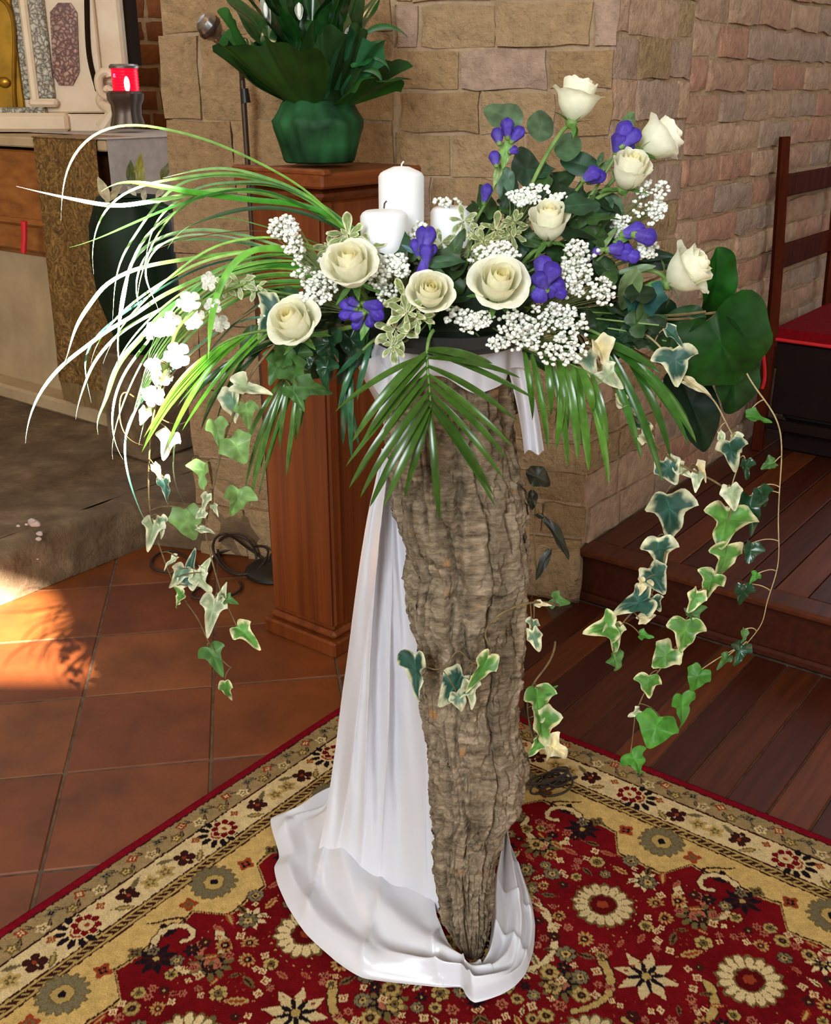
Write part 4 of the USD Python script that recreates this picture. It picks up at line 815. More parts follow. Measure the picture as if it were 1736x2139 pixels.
# ------------------------------------------------------------------ chair on the platform
lo, hi = 0.3, 3.0
for _ in range(50):
    mid = (lo + hi) / 2; c = pier + u * mid + n2 * 0.09 + ez * 0.64
    if proj(c)[0] < 1611: lo = mid
    else: hi = mid
CP = pier + u * lo + n2 * 0.09; ch_Y = CP[1]
def CQ(a, b, z): return CP + u * a + vr * b + ez * z
zy = lambda y, a=0.0: P(1660, y, CQ(a, 0, 0)[1])[2]
chz0 = 0.191; ztop = zy(286)
chr_ = thing('chair', 'dark wooden ladder back chair with a red seat against the brick wall', 'chair', tuple(CQ(0.22, 0.2, chz0)))
for a in (0.0, 0.68):
    obj('back_post', MB().add(cbox(CQ(a, 0, (chz0 + 0.66) / 2), (0.042, 0.042, 0.66 - chz0), u, vr, 0.004)).add(tube([CQ(a, 0, 0.62), CQ(a, -0.012, 0.9), CQ(a, -0.045, ztop)], [0.027, 0.025, 0.022], 4)), M['chair'], chr_)
for y0, y1 in ((362, 408), (510, 560)):
    z1, z0 = zy(y0, .1), zy(y1, .1); obj('back_slat', cbox(CQ(0.34, -0.025, (z0 + z1) / 2), (0.66, 0.02, z1 - z0), u, vr, 0.004), M['chair'], chr_)
zs = zy(700)
for a in (0.0, 0.68): obj('front_leg', cbox(CQ(a, 0.42, (chz0 + zs - 0.03) / 2), (0.04, 0.04, zs - 0.03 - chz0), u, vr, 0.004), M['darkwood'], chr_)
obj('seat_rail', cbox(CQ(0.34, 0.21, zs - 0.08), (0.66, 0.40, 0.10), u, vr, 0.006), M['darkwood'], chr_)
obj('side_panel', cbox(CQ(0.02, 0.22, zs - 0.17), (0.02, 0.38, 0.28), u, vr, 0.004), M['darkwood'], chr_)
obj('side_stretcher', cbox(CQ(0.0, 0.21, chz0 + 0.12), (0.03, 0.40, 0.04), u, vr, 0.004), M['darkwood'], chr_)
cu = obj('seat_cushion', cbox(CQ(0.34, 0.20, zs), (0.69, 0.43, 0.055), u, vr, 0.022), M['redvelvet'], chr_)
pz_ = zs - 0.012
obj('piping', tube([CQ(-0.008, 0.005, pz_), CQ(-0.008, 0.425, pz_)], 0.007, 8), M['redpipe'], cu)
obj('piping', tube([CQ(-0.008, 0.425, pz_), CQ(0.69, 0.425, pz_)], 0.007, 8), M['redpipe'], cu)
obj('tie', tube(spline([P(1606, 706, ch_Y - 0.03), P(1596, 722, ch_Y - 0.03), P(1597, 760, ch_Y - 0.03), P(1592, 812, ch_Y - 0.03)], 14), 0.007, 6), M['redpipe'], cu)
kn = thing('kneeler', 'dark padded kneeler stowed under the chair', 'kneeler', tuple(CQ(0.25, 0.22, chz0)))
obj('base', cbox(CQ(0.30, 0.22, chz0 + 0.06), (0.48, 0.30, 0.12), u, vr, 0.01), M['darkwood'], kn)
obj('pad', cbox(CQ(0.30, 0.22, chz0 + 0.145), (0.50, 0.32, 0.05), u, vr, 0.02), M['black'], kn)
# ------------------------------------------------------------------ the flower arrangement
TRAY = np.array([CTOP[0], CY - 0.005, CTOP[2] + 0.004]); HUB = TRAY + ez * 0.055
ft = thing('flower_tray', 'dark oval tray of floral foam on top of the cork pedestal', 'tray', tuple(TRAY))
obj('dish', lathe([(0, 0), (0.112, 0.0), (0.128, 0.012), (0.132, 0.030), (0.126, 0.030), (0.118, 0.012), (0, 0.010)], TRAY, 48), M['tray'], ft)
obj('foam_block', cbox(TRAY + ez * 0.045, (0.19, 0.12, 0.066), bev=0.012), M['foam'], ft)

def candle(px, ytop, ybot, wpx, Y, label, wick):
    c = P(px, ytop, Y); r = S(wpx / 2, c); zb = P(px, ybot, Y)[2]; zt = P(px, ytop + (7 if wick else 4), Y)[2]
    t = thing('pillar_candle', label, 'candle', (c[0], Y, zb), 'white pillar candles in the arrangement')
    obj('body', lathe([(0, zb), (r, zb), (r, zt - 0.008), (r - 0.003, zt - 0.003), (r - 0.008, zt), (r * 0.35, zt + (0.006 if wick else 0.001)), (0, zt + (0.007 if wick else 0.001))], (c[0], Y, 0), 48), M['candle'], t, smooth=50)
    obj('wick', tube([np.array([c[0], Y, zt + 0.003]), np.array([c[0] + 0.001, Y, zt + 0.010]), np.array([c[0] + 0.004, Y, zt + 0.0135])], 0.0012, 6), M['wick'] if not wick else M['candle'], t)
candle(838, 350, 560, 96, 1.640, 'tallest white pillar candle with a pointed top', True)
candle(802, 436, 600, 100, 1.575, 'short white pillar candle in front of the tallest candle', False)
candle(946, 428, 600, 94, 1.690, 'white pillar candle half hidden by variegated leaves', False)

def ribbon(c, w, side, fold=0.25):
    """a blade along points c, of half width w, with a slight keel"""
    t = np.gradient(c, axis=0); t /= np.linalg.norm(t, axis=1, keepdims=True) + 1e-12
    s = np.cross(t, side); s /= np.linalg.norm(s, axis=1, keepdims=True) + 1e-9
    k = np.cross(s, t); k /= np.linalg.norm(k, axis=1, keepdims=True) + 1e-9
    return np.stack([c - s * w[:, None] + k * (w * fold)[:, None], c, c + s * w[:, None] + k * (w * fold)[:, None]], 1).reshape(-1, 3), grid_faces(len(c), 3)
GL = 'fine green grass blade in the dense lower fan running down to the white blossoms'; GG = 'thin grass blades of the left fan'
GLBL = ['looped thin grass blade ending just above the sunlit blades, left of the lily pot', 'thin green grass blade dropping across the left side of the lily pot', 'thin green grass blade dropping down the middle of the lily pot', 'whitish grass blade dropping past the foot of the lily pot from the upper bunch', 'dark green grass blade held out level in front of the stone pier', 'dry brown grass blade lying level in front of the lily pot', 'topmost short grass blade of the upper bunch, ending above the lily pot', 'dark grass blade arching onto the right half of the lily pot', 'grass blade with a hooked end hanging under the broad green blade',
    'pale grass blade swinging down right beside the whitish one at the lily pot foot', 'short dark green grass blade curling down to the uppermost white blossom', 'short white grass blade ending against the white blossoms', 'dark bluish grass blade drooping behind the sickle blade', 'bright yellow green grass blade ending left of the lily pot foot', 'palest green grass blade of the lower fan, ending near the fringe', 'light green grass blade ending over the stone step between the two broad blades', 'grass blade of the lower fan with the longest straight drop', 'grass blade ending beside the lowest white blossoms', 'dark thin grass blade hanging down among the left ivy leaves', 'dry brown curled grass stem below the white blossoms', 'short green grass blade between the upper bunch and the lower fan']
_g = [0]
def grass(pts, wpx, col='#5f9a38', label=None, tip='#9cc47a', Y0=1.58, Y1=1.50, twist=0.3):
    _g[0] += 1; rg_ = np.random.default_rng(_g[0]); n = 44
    L = [P(x, y, Y0 + (Y1 - Y0) * (i / (len(pts) - 1)) + 0.0) for i, (x, y) in enumerate(pts)]
    L = [HUB + (L[0] - HUB) * 0.45 * np.array([1, 1, 0.9])] + L if np.hypot(pts[0][0] - 860, pts[0][1] - 600) < 420 else L
    c = spline(L, n); k = np.linspace(0, 1, n); w = S(wpx / 2, c[n // 2]) * np.minimum(1, (1 - k) * 5 + 0.04) * (0.7 + 0.3 * np.sin(k * np.pi))
    side = nrm(-cF + cU * rg_.uniform(-0.3, 0.6) + cR * rg_.uniform(-0.4, 0.4))
    m = ribbon(c, w, side, 0.3); a, b = np.array(lin(col)), np.array(lin(tip)); kk = np.repeat(k, 3)[:, None] ** 2
    label = label or (GLBL.pop(0) if GLBL else None)
    t = thing('grass_blade', label or GL, 'grass blade', tuple(L[0]), None if label else GG)
    obj('blade', m, M['leaf'], t, tint=a * (1 - kk) + b * kk)
G1, G2, G3 = '#4f8a30', '#74a83c', '#2f5f2a'
grass([(722, 478), (640, 400), (540, 340), (440, 296), (345, 270), (270, 262), (205, 278), (160, 318), (138, 365), (130, 410), (127, 460)], 6, G2, 'thin grass blade making the tallest loop, its tip pointing straight down at far left', '#a0b880')
grass([(715, 470), (650, 415), (560, 375), (470, 362), (390, 370), (310, 385), (250, 412), (212, 455), (195, 510), (196, 573)], 6, G2)
grass([(705, 462), (620, 405), (540, 376), (460, 366), (380, 383), (330, 425), (290, 480), (255, 540), (240, 600), (235, 678)], 6, G1)
grass([(700, 452), (610, 400), (520, 385), (440, 395), (380, 430), (330, 490), (305, 545), (290, 600), (290, 652)], 5, G1)
grass([(705, 465), (600, 415), (500, 396), (420, 410), (365, 445), (310, 490), (272, 560), (252, 640), (247, 706), (249, 768)], 7, G2, tip='#a0b888')
grass([(700, 455), (620, 428), (545, 420), (460, 410), (380, 398), (300, 384), (255, 382), (211, 400)], 13, '#3f8a24', 'broad bright green grass blade with its tip bent over the lily pot', '#58b030', Y1=1.46)
grass([(690, 460), (600, 418), (520, 400), (440, 400), (375, 411), (300, 424), (240, 430), (170, 420), (100, 405), (34, 389)], 11, G2, 'broad sunlit white grass blade reaching farthest left', '#a9c48a', Y1=1.46)
grass([(700, 472), (620, 442), (560, 434), (500, 439), (440, 455), (384, 476)], 9, '#274420', tip='#3a5a2c')
grass([(695, 468), (620, 424), (540, 398), (450, 405), (340, 441), (260, 475), (200, 500), (145, 517)], 8, '#2f6426', 'straight dark green grass blade slanting down left across the brocade', '#3f7a2c', Y1=1.44)
grass([(560, 484), (440, 490), (370, 505), (325, 522)], 3, '#6a4a2a', tip='#6a4a2a')
grass([(690, 440), (610, 392), (540, 366), (470, 352), (400, 358), (340, 372)], 6, G1)
grass([(700, 450), (640, 412), (570, 384), (500, 380), (430, 388), (380, 412), (330, 460), (310, 510), (300, 560)], 5, G3)
grass([(600, 525), (480, 530), (370, 545), (280, 565), (221, 597), (193, 630), (162, 678), (145, 727), (134, 758)], 10, G2, 'sunlit white grass blade curving down beside the long sickle blade', '#a9c48a', Y1=1.46)
grass([(600, 530), (494, 550), (449, 568), (380, 599), (328, 626), (277, 661), (225, 692), (183, 723), (138, 758), (97, 803), (73, 844), (59, 886), (53, 926)], 11, G2, 'long sickle shaped white grass blade with dark tip at lower far left', '#8fb29a', Y1=1.44)
grass([(588, 554), (484, 571), (415, 606), (346, 651), (294, 706), (263, 740), (238, 782), (221, 834), (207, 868), (205, 908)], 12, '#3f8f28', 'broad green grass blade curling down below the sunlit blossoms', '#3f8a30', Y1=1.46)
grass([(588, 588), (484, 602), (397, 633), (346, 668), (304, 720), (270, 765), (245, 816), (235, 868), (238, 913), (257, 960)], 7, G1)
grass([(560, 660), (460, 690), (373, 761), (321, 810), (277, 868), (263, 913), (263, 965), (277, 1024), (294, 1069), (309, 1098)], 6, '#5f9f88', 'thin blue green grass blade hanging lowest on the left', '#5fa07f', Y1=1.48)
grass([(545, 520), (490, 550), (456, 610), (443, 660), (438, 700), (435, 752)], 14, '#6fb53a', 'short broad grass blade hanging in front of the sunlit blossoms', '#7fc040', Y0=1.52, Y1=1.44)
grass([(540, 500), (420, 480), (330, 500), (277, 547), (262, 602), (253, 654), (246, 706), (250, 768)], 7, '#7fa86a', tip='#a4c090')
grass([(520, 510), (400, 500), (320, 520), (288, 575), (286, 620), (296, 650)], 5, '#3f7a44')
grass([(520, 505), (420, 490), (340, 510), (305, 560), (315, 610), (333, 655)], 5, '#9ab890')
grass([(590, 560), (480, 575), (350, 640), (260, 690), (200, 754), (180, 796), (166, 837), (158, 876)], 8, G2, 'pale grass blade ending between the sickle blade and the broad green blade', '#b4c48a', Y1=1.46)
grass([(560, 540), (420, 560), (280, 640), (205, 700), (180, 747), (182, 800), (191, 842)], 5, '#2f5f4a', tip='#2f5f4a')
grass([(600, 500), (520, 498), (440, 520), (360, 575), (300, 630), (250, 690), (215, 760)], 5, '#8fc84a')
grass([(610, 515), (520, 525), (430, 545), (340, 590), (270, 640), (215, 700), (190, 760)], 6, '#a4d060')
grass([(605, 545), (500, 560), (400, 600), (320, 660), (260, 730), (225, 810)], 5, '#7fc04a')
grass([(600, 575), (500, 590), (410, 640), (330, 710), (280, 790), (240, 900), (236, 960)], 5, G1)
grass([(590, 600), (510, 620), (420, 680), (350, 760), (310, 850), (290, 930)], 6, G1)
grass([(585, 610), (520, 650), (450, 720), (400, 800), (375, 880), (362, 960), (370, 1020), (405, 1080)], 4, '#2f4a22', tip='#3a3a1f')
grass([(430, 790), (330, 870), (260, 820), (250, 850), (258, 900), (300, 930)], 3, '#6a5230', tip='#7a5a30')
grass([(610, 490), (540, 470), (470, 455), (400, 470), (350, 520)], 4, '#5a8a3a')
for k in range(9):
    x0 = 590 - 6 * k; grass([(x0, 535 + 9 * k), (500 - 8 * k, 545 + 14 * k), (420 - 8 * k, 590 + 18 * k), (350 - 7 * k, 660 + 22 * k), (310 - 6 * k, 745 + 22 * k)], 4.5, [G1, G2, '#86bd48'][k % 3], Y1=1.50 + 0.01 * (k % 4))

# ------------------------------------------------------------------ roses
def rose(px, py, R, ax, op, label, stem=None, seed=0, Y=1.5, leaves=(), warm=1.0):
    c = P(px, py, Y); Rm = S(R * 1.10, c); w = nrm(cR * ax[0] + cU * ax[1] - cF * ax[2]); a = nrm(np.cross(w, [0.31, 0.2, 0.9])); b = np.cross(w, a)
    t_ = thing('rose', label, 'rose', tuple(c), 'cream roses in the arrangement'); rg_ = np.random.default_rng(seed); N = 22
    Bm = np.stack([a, b, w]); Rm *= 0.95; kr = 0.78 + 0.22 * op
    layers = [(3, .13, .66, 2.3, 0.0, .30), (4, .27, .76, 1.55, 0.0, .24), (4, .42, .80, 1.25, .04, .14), (5, .58, .74, 1.0, .16 * op, .06), (5, .74, .60 - .16 * op, .90, .42 * op, .0)]
    for li, (cnt, r_, tp, dp, fl, ci) in enumerate(layers):
        fr = li / 4
        for j in range(cnt):
            ph = j * 2 * np.pi / cnt + li * 0.9 + rg_.uniform(-0.2, 0.2) + seed; ns, nt = 15, 12
            s, t = np.meshgrid(np.linspace(-1, 1, ns), np.linspace(0, 1, nt), indexing='ij')
            r0 = Rm * kr * (r_ + 0.012 * j) * rg_.uniform(0.96, 1.04); top = Rm * (tp + rg_.uniform(-0.05, 0.05)); bot = -Rm * 0.85; dphi = dp + rg_.uniform(-0.1, 0.1)
            te = t * (1 - 0.16 * np.abs(s) ** 2.6 + 0.05 * np.exp(-(s / 0.2) ** 2) * fr)
            cu = np.clip((te - 0.60) / 0.40, 0, 1)
            rad = r0 * np.sin(np.minimum(te * 1.5, 1) * np.pi / 2) ** 0.7 * (1 - ci * cu ** 1.5) + Rm * fl * cu ** 1.3
            rad = rad - Rm * 0.09 * np.clip(s, 0, 1) ** 1.5 * te + Rm * 0.02 * np.clip(-s, 0, 1) * te
            z = bot + (top - bot) * te - Rm * 0.75 * fl * cu ** 2.6
            ang = ph + s * dphi * (0.45 + 0.55 * np.sin(np.minimum(te * 1.2, 1) * np.pi / 2)); wv = Rm * 0.03 * np.sin(s * 4 + j * 2 + li) * te ** 2 * fr
            v = np.stack([(rad + wv) * np.cos(ang), (rad + wv) * np.sin(ang), z + wv], -1).reshape(-1, 3) @ Bm + c
            inn, mid_, out = np.array(lin('#fcf2bc')), np.array(lin('#fefbe8')), np.array(lin('#f6f8e2')); T = te.reshape(-1)[:, None]
            col = inn * (1 - min(1, fr * 1.6)) + mid_ * min(1, fr * 1.6); col = col * T ** 0.3 + np.array(lin('#d6dfa2')) * (1 - T ** 0.3); col = col * (1 - 0.25 * fr) + out * 0.25 * fr
            obj('petal', (v, grid_faces(ns, nt)), M['petal'], t_, tint=np.clip(col, 0, 1))
    base = c - w * Rm * 0.85
    for k in range(5):
        g = k * 1.257 + seed; d = a * math.cos(g) + b * math.sin(g)
        put_leaf(t_, leaf_at(base + d * Rm * 0.12, nrm(d * 0.9 + w * (0.5 - 1.1 * op * (k % 2))), nrm(w - d * 0.6), Rm * 0.95, Rm * 0.30, LANCE, '#5f8a40', seed=seed * 7 + k), 'sepal')
    obj('hip', blob(base, Rm * 0.24, 2, (1, 1, 1)), M['stem'], t_)
    if stem is not None:
        q = [base] + [P(x, y, yy) for x, y, yy in stem]; obj('stem', tube(spline(q, 24), 0.0032, 8), M['stem'], t_)
    for k, L in enumerate(leaves):
        x, y, l, wd, dg, cl = L; put_leaf(t_, leaf_px(x, y, Y + 0.02, l, wd, dg, OVATE, cl, seed=seed * 31 + k, wave=0.03, tilt=(rg_.uniform(-.4, .4), rg_.uniform(-.2, .5))))
RL = ['#5f7a58', '#4f6c4c', '#567550', '#3f5c40']
rose(1205, 208, 52, (0.20, 0.92, 0.35), 0.75, 'highest cream rose standing alone on a tall stem', [(1170, 280, 1.66), (1118, 370, 1.65), (1060, 500, 1.62), (1000, 600, 1.6)], 1, 1.66,
     [(1052, 238, 100, 76, -140, RL[0]), (1130, 262, 80, 66, -75, '#52684a'), (1187, 302, 96, 62, -75, RL[2]), (1100, 350, 90, 70, -100, '#3f5640'), (1215, 342, 100, 56, 15, '#2f5038'), (1060, 390, 80, 50, -95, '#4a6a50')])
rose(1375, 292, 52, (0.80, 0.50, 0.10), 0.75, 'cream rose seen from behind at the upper right, facing the brick wall', [(1310, 345, 1.68), (1220, 440, 1.66), (1100, 540, 1.62)], 2, 1.69, [(1310, 255, 60, 34, -70, '#6f8a5c')])
rose(1315, 358, 50, (0.15, 0.60, 0.75), 0.40, 'plump cream rosebud just below the rose that faces the wall', [(1255, 410, 1.64), (1160, 490, 1.63), (1080, 560, 1.6)], 3, 1.62, [(1245, 440, 90, 60, 150, '#3c5a40'), (1280, 430, 70, 50, 60, '#54704c')])
rose(1147, 466, 50, (-0.05, 0.62, 0.72), 0.42, 'cream rosebud in the middle of the right half, above the violet cluster', [(1110, 530, 1.56), (1060, 590, 1.58)], 4, 1.54, [(1230, 480, 110, 60, -10, '#3a5a30'), (1090, 500, 80, 50, 100, '#2c4c34')])
rose(1436, 566, 56, (0.72, 0.42, 0.5), 0.85, 'cream rose at the far right on a sideways stem before a dark leaf', [(1370, 568, 1.58), (1280, 575, 1.59), (1150, 600, 1.6)], 5, 1.57, [(1360, 530, 100, 40, -15, '#23402a')])
rose(735, 557, 58, (-0.12, 0.50, 0.85), 0.78, 'large open cream rose below the short candle at left', [(780, 640, 1.56)], 6, 1.46)
rose(899, 613, 50, (0.05, 0.30, 0.95), 0.70, 'small round cream rose with a yellow heart at the centre front', [(900, 680, 1.56)], 7, 1.45)
rose(1042, 594, 58, (0.10, 0.38, 0.92), 0.95, 'wide open cream rose right of the centre front rose', [(1020, 680, 1.56)], 8, 1.46)
rose(615, 676, 56, (-0.30, 0.40, 0.85), 0.85, 'lowest cream rose at the left end beside a big ivy leaf', [(700, 690, 1.52), (800, 670, 1.57)], 9, 1.46)

# ------------------------------------------------------------------ baby's breath
def breath(cx, cy, rx, ry, n, Y, label, seed, rot=0.0, dens=1.0):
    c = P(cx, cy, Y); rg_ = np.random.default_rng(seed + 100); R_x, R_y = S(rx, c), S(ry, c); R_z = min(R_x, R_y) * 0.8
    t_ = thing('white_filler_spray', label, 'flower spray', tuple(c), 'sprays of tiny white blossoms')
    mb, sm = MB(), MB(); ico = trimesh.creation.icosphere(1, 1.0); iv, if_ = np.array(ico.vertices), np.array(ico.faces); pts = []
    cr, sr_ = math.cos(rot), math.sin(rot); sub = [q_ * 0.78 for q_ in rg_.uniform(-1, 1, (9, 3))]; kb = 0
    while len(pts) < n:
        q = rg_.uniform(-1, 1, 3)
        if q @ q > 1: continue
        kb += 1; q = sub[kb % 9] + q * 0.52
        if q[2] < -0.55 or q @ q > 1.5: continue
        x, y = q[0] * R_x, q[1] * R_y; x, y = cr * x - sr_ * y, sr_ * x + cr * y
        p = c + cR * x + cU * y - cF * q[2] * R_z
        if pts and min(np.linalg.norm(p - o) for o in pts) < S(4.6, c): 
            if rg_.random() < 0.75: continue
        pts.append(p)
    base = c * 0.75 + HUB * 0.25 - cU * R_y * 0.6 + cF * 0.02
    for k, p in enumerate(pts):
        r = S(rg_.uniform(3.6, 5.4), c); sq = 1 + 0.22 * np.sin(np.arctan2(iv[:, 1], iv[:, 0]) * 5 + k)[:, None]
        mb.add((iv * sq * r * np.array([1, 1, 0.85]) + p, if_))
        if k % 4 == 0: sm.add(tube([base + (p - c) * 0.15, base * 0.35 + p * 0.65 + cF * 0.004, p], 0.0006, 3, False))
    sm.add(tube([base, base * 0.5 + HUB * 0.5], 0.0015, 5))
    obj('blossoms', mb, M['bloom'], t_, smooth=True, kind='stuff'); obj('stalks', sm, M['bloomstem'], t_, smooth=False, kind='stuff')
BB = [(598, 512, 30, 54, 105, 1.48, 'spray of tiny white blossoms standing highest at the left end', 0.15), (652, 590, 44, 60, 190, 1.505, 'dense tiny white blossoms left of the large open rose', 0), (814, 578, 46, 42, 150, 1.50, 'dense tiny white blossoms between the large open rose and the small round rose', 0.4),
      (938, 424, 30, 14, 12, 1.67, 'sparse tiny white blossoms above the half hidden candle', 0), (866, 492, 28, 34, 45, 1.60, 'thin tiny white blossoms in front of the tallest candle', 0), (1034, 536, 52, 30, 110, 1.50, 'tiny white blossoms behind the wide open rose', 0), (1122, 406, 54, 20, 75, 1.60, 'band of tiny white blossoms above the middle rosebud', 0.1),
      (1358, 424, 32, 42, 75, 1.62, 'tiny white blossoms under the plump rosebud at the right', -0.3), (1296, 474, 30, 26, 50, 1.60, 'tiny white blossoms above the violet bells on the right', 0), (1216, 580, 48, 72, 190, 1.50, 'tall dense tiny white blossoms right of the violet cluster', 0.5), (980, 668, 42, 34, 95, 1.475, 'tiny white blossoms low below the wide open rose, over the palm', 0),
      (1140, 690, 82, 58, 270, 1.46, 'largest cloud of tiny white blossoms hanging at the lower right', -0.35), (1348, 520, 22, 20, 36, 1.58, 'small knot of tiny white blossoms left of the far right rose', 0), (560, 655, 20, 24, 24, 1.52, 'few tiny white blossoms behind the big ivy leaf', 0), (1035, 715, 20, 18, 20, 1.48, 'few tiny white blossoms at the tray rim over the cloth', 0)]
for k, (x, y, rx, ry, n, Y, lb, ro) in enumerate(BB): breath(x, y, rx * 1.06, ry * 1.06, int(n * 1.55), Y, lb, k, ro)

# ------------------------------------------------------------------ violet bells
def bells(label, buds, stem=None, leaves=(), Y=1.5, seed=0):
    c = P(*buds[0][:2], Y); t_ = thing('violet_bellflower', label, 'flower', tuple(c), 'violet bellflowers in the arrangement'); rg_ = np.random.default_rng(seed)
    for k, (x, y, L, W, dg) in enumerate(buds):
        p = P(x, y, Y + rg_.uniform(-0.012, 0.008)); Lm, Wm = S(L, p), S(W, p); t = nrm(imdir(dg) + cF * rg_.uniform(-0.5, 0.2)); b0 = p - t * Lm / 2
        def wp(r, z, g): return r * (1 + 0.16 * np.cos(g * 5) * np.clip(z / Lm, 0, 1)), z
        m = lathe([(0, 0), (Wm * .16, 0), (Wm * .30, Lm * .22), (Wm * .44, Lm * .5), (Wm * .52, Lm * .70), (Wm * .40, Lm * .86), (Wm * .14, Lm * .97), (0, Lm)], b0, 20, t, wp)
        h = ((m[0] - b0) @ t / Lm)[:, None]; col = np.array(lin('#6455ae')) * (1 - h) + np.array(lin('#40269a')) * h
        obj('bell', m, M['violet'], t_, tint=np.clip(col * rg_.uniform(0.8, 1.25), 0, 1))
        obj('calyx', lathe([(0, -Lm * .04), (Wm * .16, -Lm * .02), (Wm * .24, Lm * .10), (Wm * .28, Lm * .2)], b0, 10, t), M['stem'], t_)
    if stem: obj('stem', tube(spline([P(*q) for q in stem], 20), 0.0022, 7), M['stem'], t_)
    for k, (x, y, l, w, dg, cl) in enumerate(leaves): put_leaf(t_, leaf_px(x, y, Y, l, w, dg, LANCE, cl, seed=seed * 13 + k))
LG = '#6f9a50'
bells('tall violet bellflower stalk at the back, left of the tall rose', [(1040, 285, 40, 26, -100), (1060, 268, 44, 28, -92), (1080, 282, 42, 26, -50), (1034, 332, 36, 24, -100), (1072, 315, 24, 18, -20), (1015, 405, 44, 24, -78)], [(1065, 300, 1.63), (1045, 350, 1.63), (1028, 400, 1.62), (1000, 450, 1.6), (980, 540, 1.6)], [(1056, 318, 60, 30, 100, '#7fae52'), (1040, 362, 50, 20, 110, '#8aa65a'), (1062, 375, 60, 34, 75, '#54755a')], 1.61, 1)
bells('violet bellflowers beside the rose that faces the wall', [(1300, 280, 60, 34, -60), (1316, 290, 56, 34, -40), (1292, 300, 50, 32, -80), (1306, 306, 44, 30, -30)], [(1292, 318, 1.66), (1240, 400, 1.65), (1180, 480, 1.62)], [(1258, 350, 70, 18, -50, '#6a8a5a'), (1315, 262, 50, 24, -80, '#7f9a68'), (1225, 420, 90, 26, -52, '#7a9466'), (1255, 330, 50, 16, -70, '#5f8058')], 1.66, 2)
bells('single pair of violet buds below the upper right roses', [(1234, 366, 44, 30, -30), (1246, 372, 44, 28, -20)], [(1220, 378, 1.64), (1170, 440, 1.62)], [], 1.63, 3)
bells('violet bells spreading beside the far right rose', [(1322, 484, 56, 34, -15), (1346, 494, 54, 36, 10), (1300, 528, 52, 36, 5), (1285, 520, 44, 30, -10), (1318, 534, 40, 28, 20), (1232, 528, 60, 26, 170), (1224, 540, 40, 22, 150)], [(1290, 505, 1.57), (1240, 550, 1.57), (1180, 600, 1.57)], [(1262, 505, 100, 22, -52, '#7f9a66'), (1330, 560, 90, 20, 175, '#7f9870'), (1300, 500, 50, 16, -20, LG)], 1.56, 4)
bells('dense violet cluster right of the wide open rose', [(1134, 560, 56, 40, -80), (1150, 572, 54, 40, -60), (1132, 588, 50, 40, -120), (1148, 600, 46, 40, 20), (1128, 612, 44, 36, 110), (1160, 596, 42, 34, -10), (1168, 612, 36, 24, 15)], [(1140, 600, 1.5), (1100, 650, 1.55)], [(1110, 600, 60, 22, -60, '#5f8a40')], 1.47, 5)
bells('upright violet spike in front of the tallest candle', [(880, 498, 52, 24, -85), (894, 500, 60, 30, -75), (870, 520, 44, 22, -110), (890, 532, 54, 28, -90), (884, 560, 44, 26, 95), (900, 528, 40, 22, -60)], [(885, 540, 1.52), (880, 610, 1.55)], [(925, 545, 90, 34, -10, '#3f6040'), (858, 520, 40, 16, -150, '#5a7a80'), (905, 560, 60, 24, 20, '#44683c')], 1.51, 6)
bells('violet star of bells at the lower left, between two roses', [(728, 640, 42, 24, -160), (726, 658, 40, 22, 170), (746, 660, 36, 22, 160), (778, 640, 50, 30, 15), (785, 654, 44, 26, 40), (748, 674, 36, 20, 130), (772, 668, 34, 20, 80), (738, 632, 30, 20, -150)], [(757, 650, 1.49), (790, 680, 1.55)], [(762, 684, 50, 22, 110, '#6a9a4a'), (752, 645, 36, 18, -80, '#7fa454'), (764, 650, 30, 18, 90, '#6f9a4c')], 1.46, 7)

# ------------------------------------------------------------------ variegated small-leaved sprigs
def sprig(label, pts, Y, seed, R=46, n=9, tone=('#8b9a5e', '#dcd9b2'), tilt=(0, 0.1)):
    rg_ = np.random.default_rng(seed + 300); c = P(*pts[0][:2], Y); t_ = thing('variegated_sprig', label, 'foliage', tuple(c), 'cream edged leaf sprigs in the arrangement')
    stems = MB()
    for (x, y, sc_) in pts:
        yy = Y + rg_.uniform(-0.01, 0.01); p = P(x, y, yy); stems.add(tube(spline([p, p * 0.6 + HUB * 0.4 - cU * 0.01, p * 0.3 + HUB * 0.7], 8), 0.0014, 5))
        for ring, (m, fr_, up) in enumerate(((max(3, n // 2 - 1), 0.45, 0.9), (n - n // 2 + 1, 0.95, 0.25))):
            for k in range(m):
                dg = 360 * k / m + rg_.uniform(-18, 18) + ring * 25; L = R * sc_ * fr_ * rg_.uniform(0.8, 1.15); d = nrm(imdir(dg) - cF * up)
                Lm = S(L, p) * (1.05 if ring else 1.25); nn = nrm(-cF * 0.8 - imdir(dg) * up * 0.6 + cU * 0.3)
                put_leaf(t_, leaf_at(p + d * Lm * 0.06, d, nn, Lm, Lm * rg_.uniform(0.42, 0.54), OBOV, tone[0], tone[1], 0.74, seed=seed * 57 + k + ring * 20, spread=0.08, wave=0.09, droop=0.3, nr=6, na=22))
    obj('stem', stems, M['stem'], t_)
sprig('cream edged sprig behind the large open rose, left of the candles', [(728, 494, 1.0), (690, 520, 0.7), (770, 520, 0.8)], 1.53, 1)
sprig('cream edged sprig hanging below the small round rose', [(826, 690, 1.0), (850, 655, 0.8), (820, 722, 0.7), (875, 665, 0.6)], 1.45, 2, 48, 10)
sprig('cream edged sprig spread over the half hidden candle', [(968, 462, 0.8), (990, 488, 0.8), (922, 508, 0.8), (978, 526, 0.6)], 1.57, 3, 44, 9, ('#8f9c68', '#d8d8b4'))
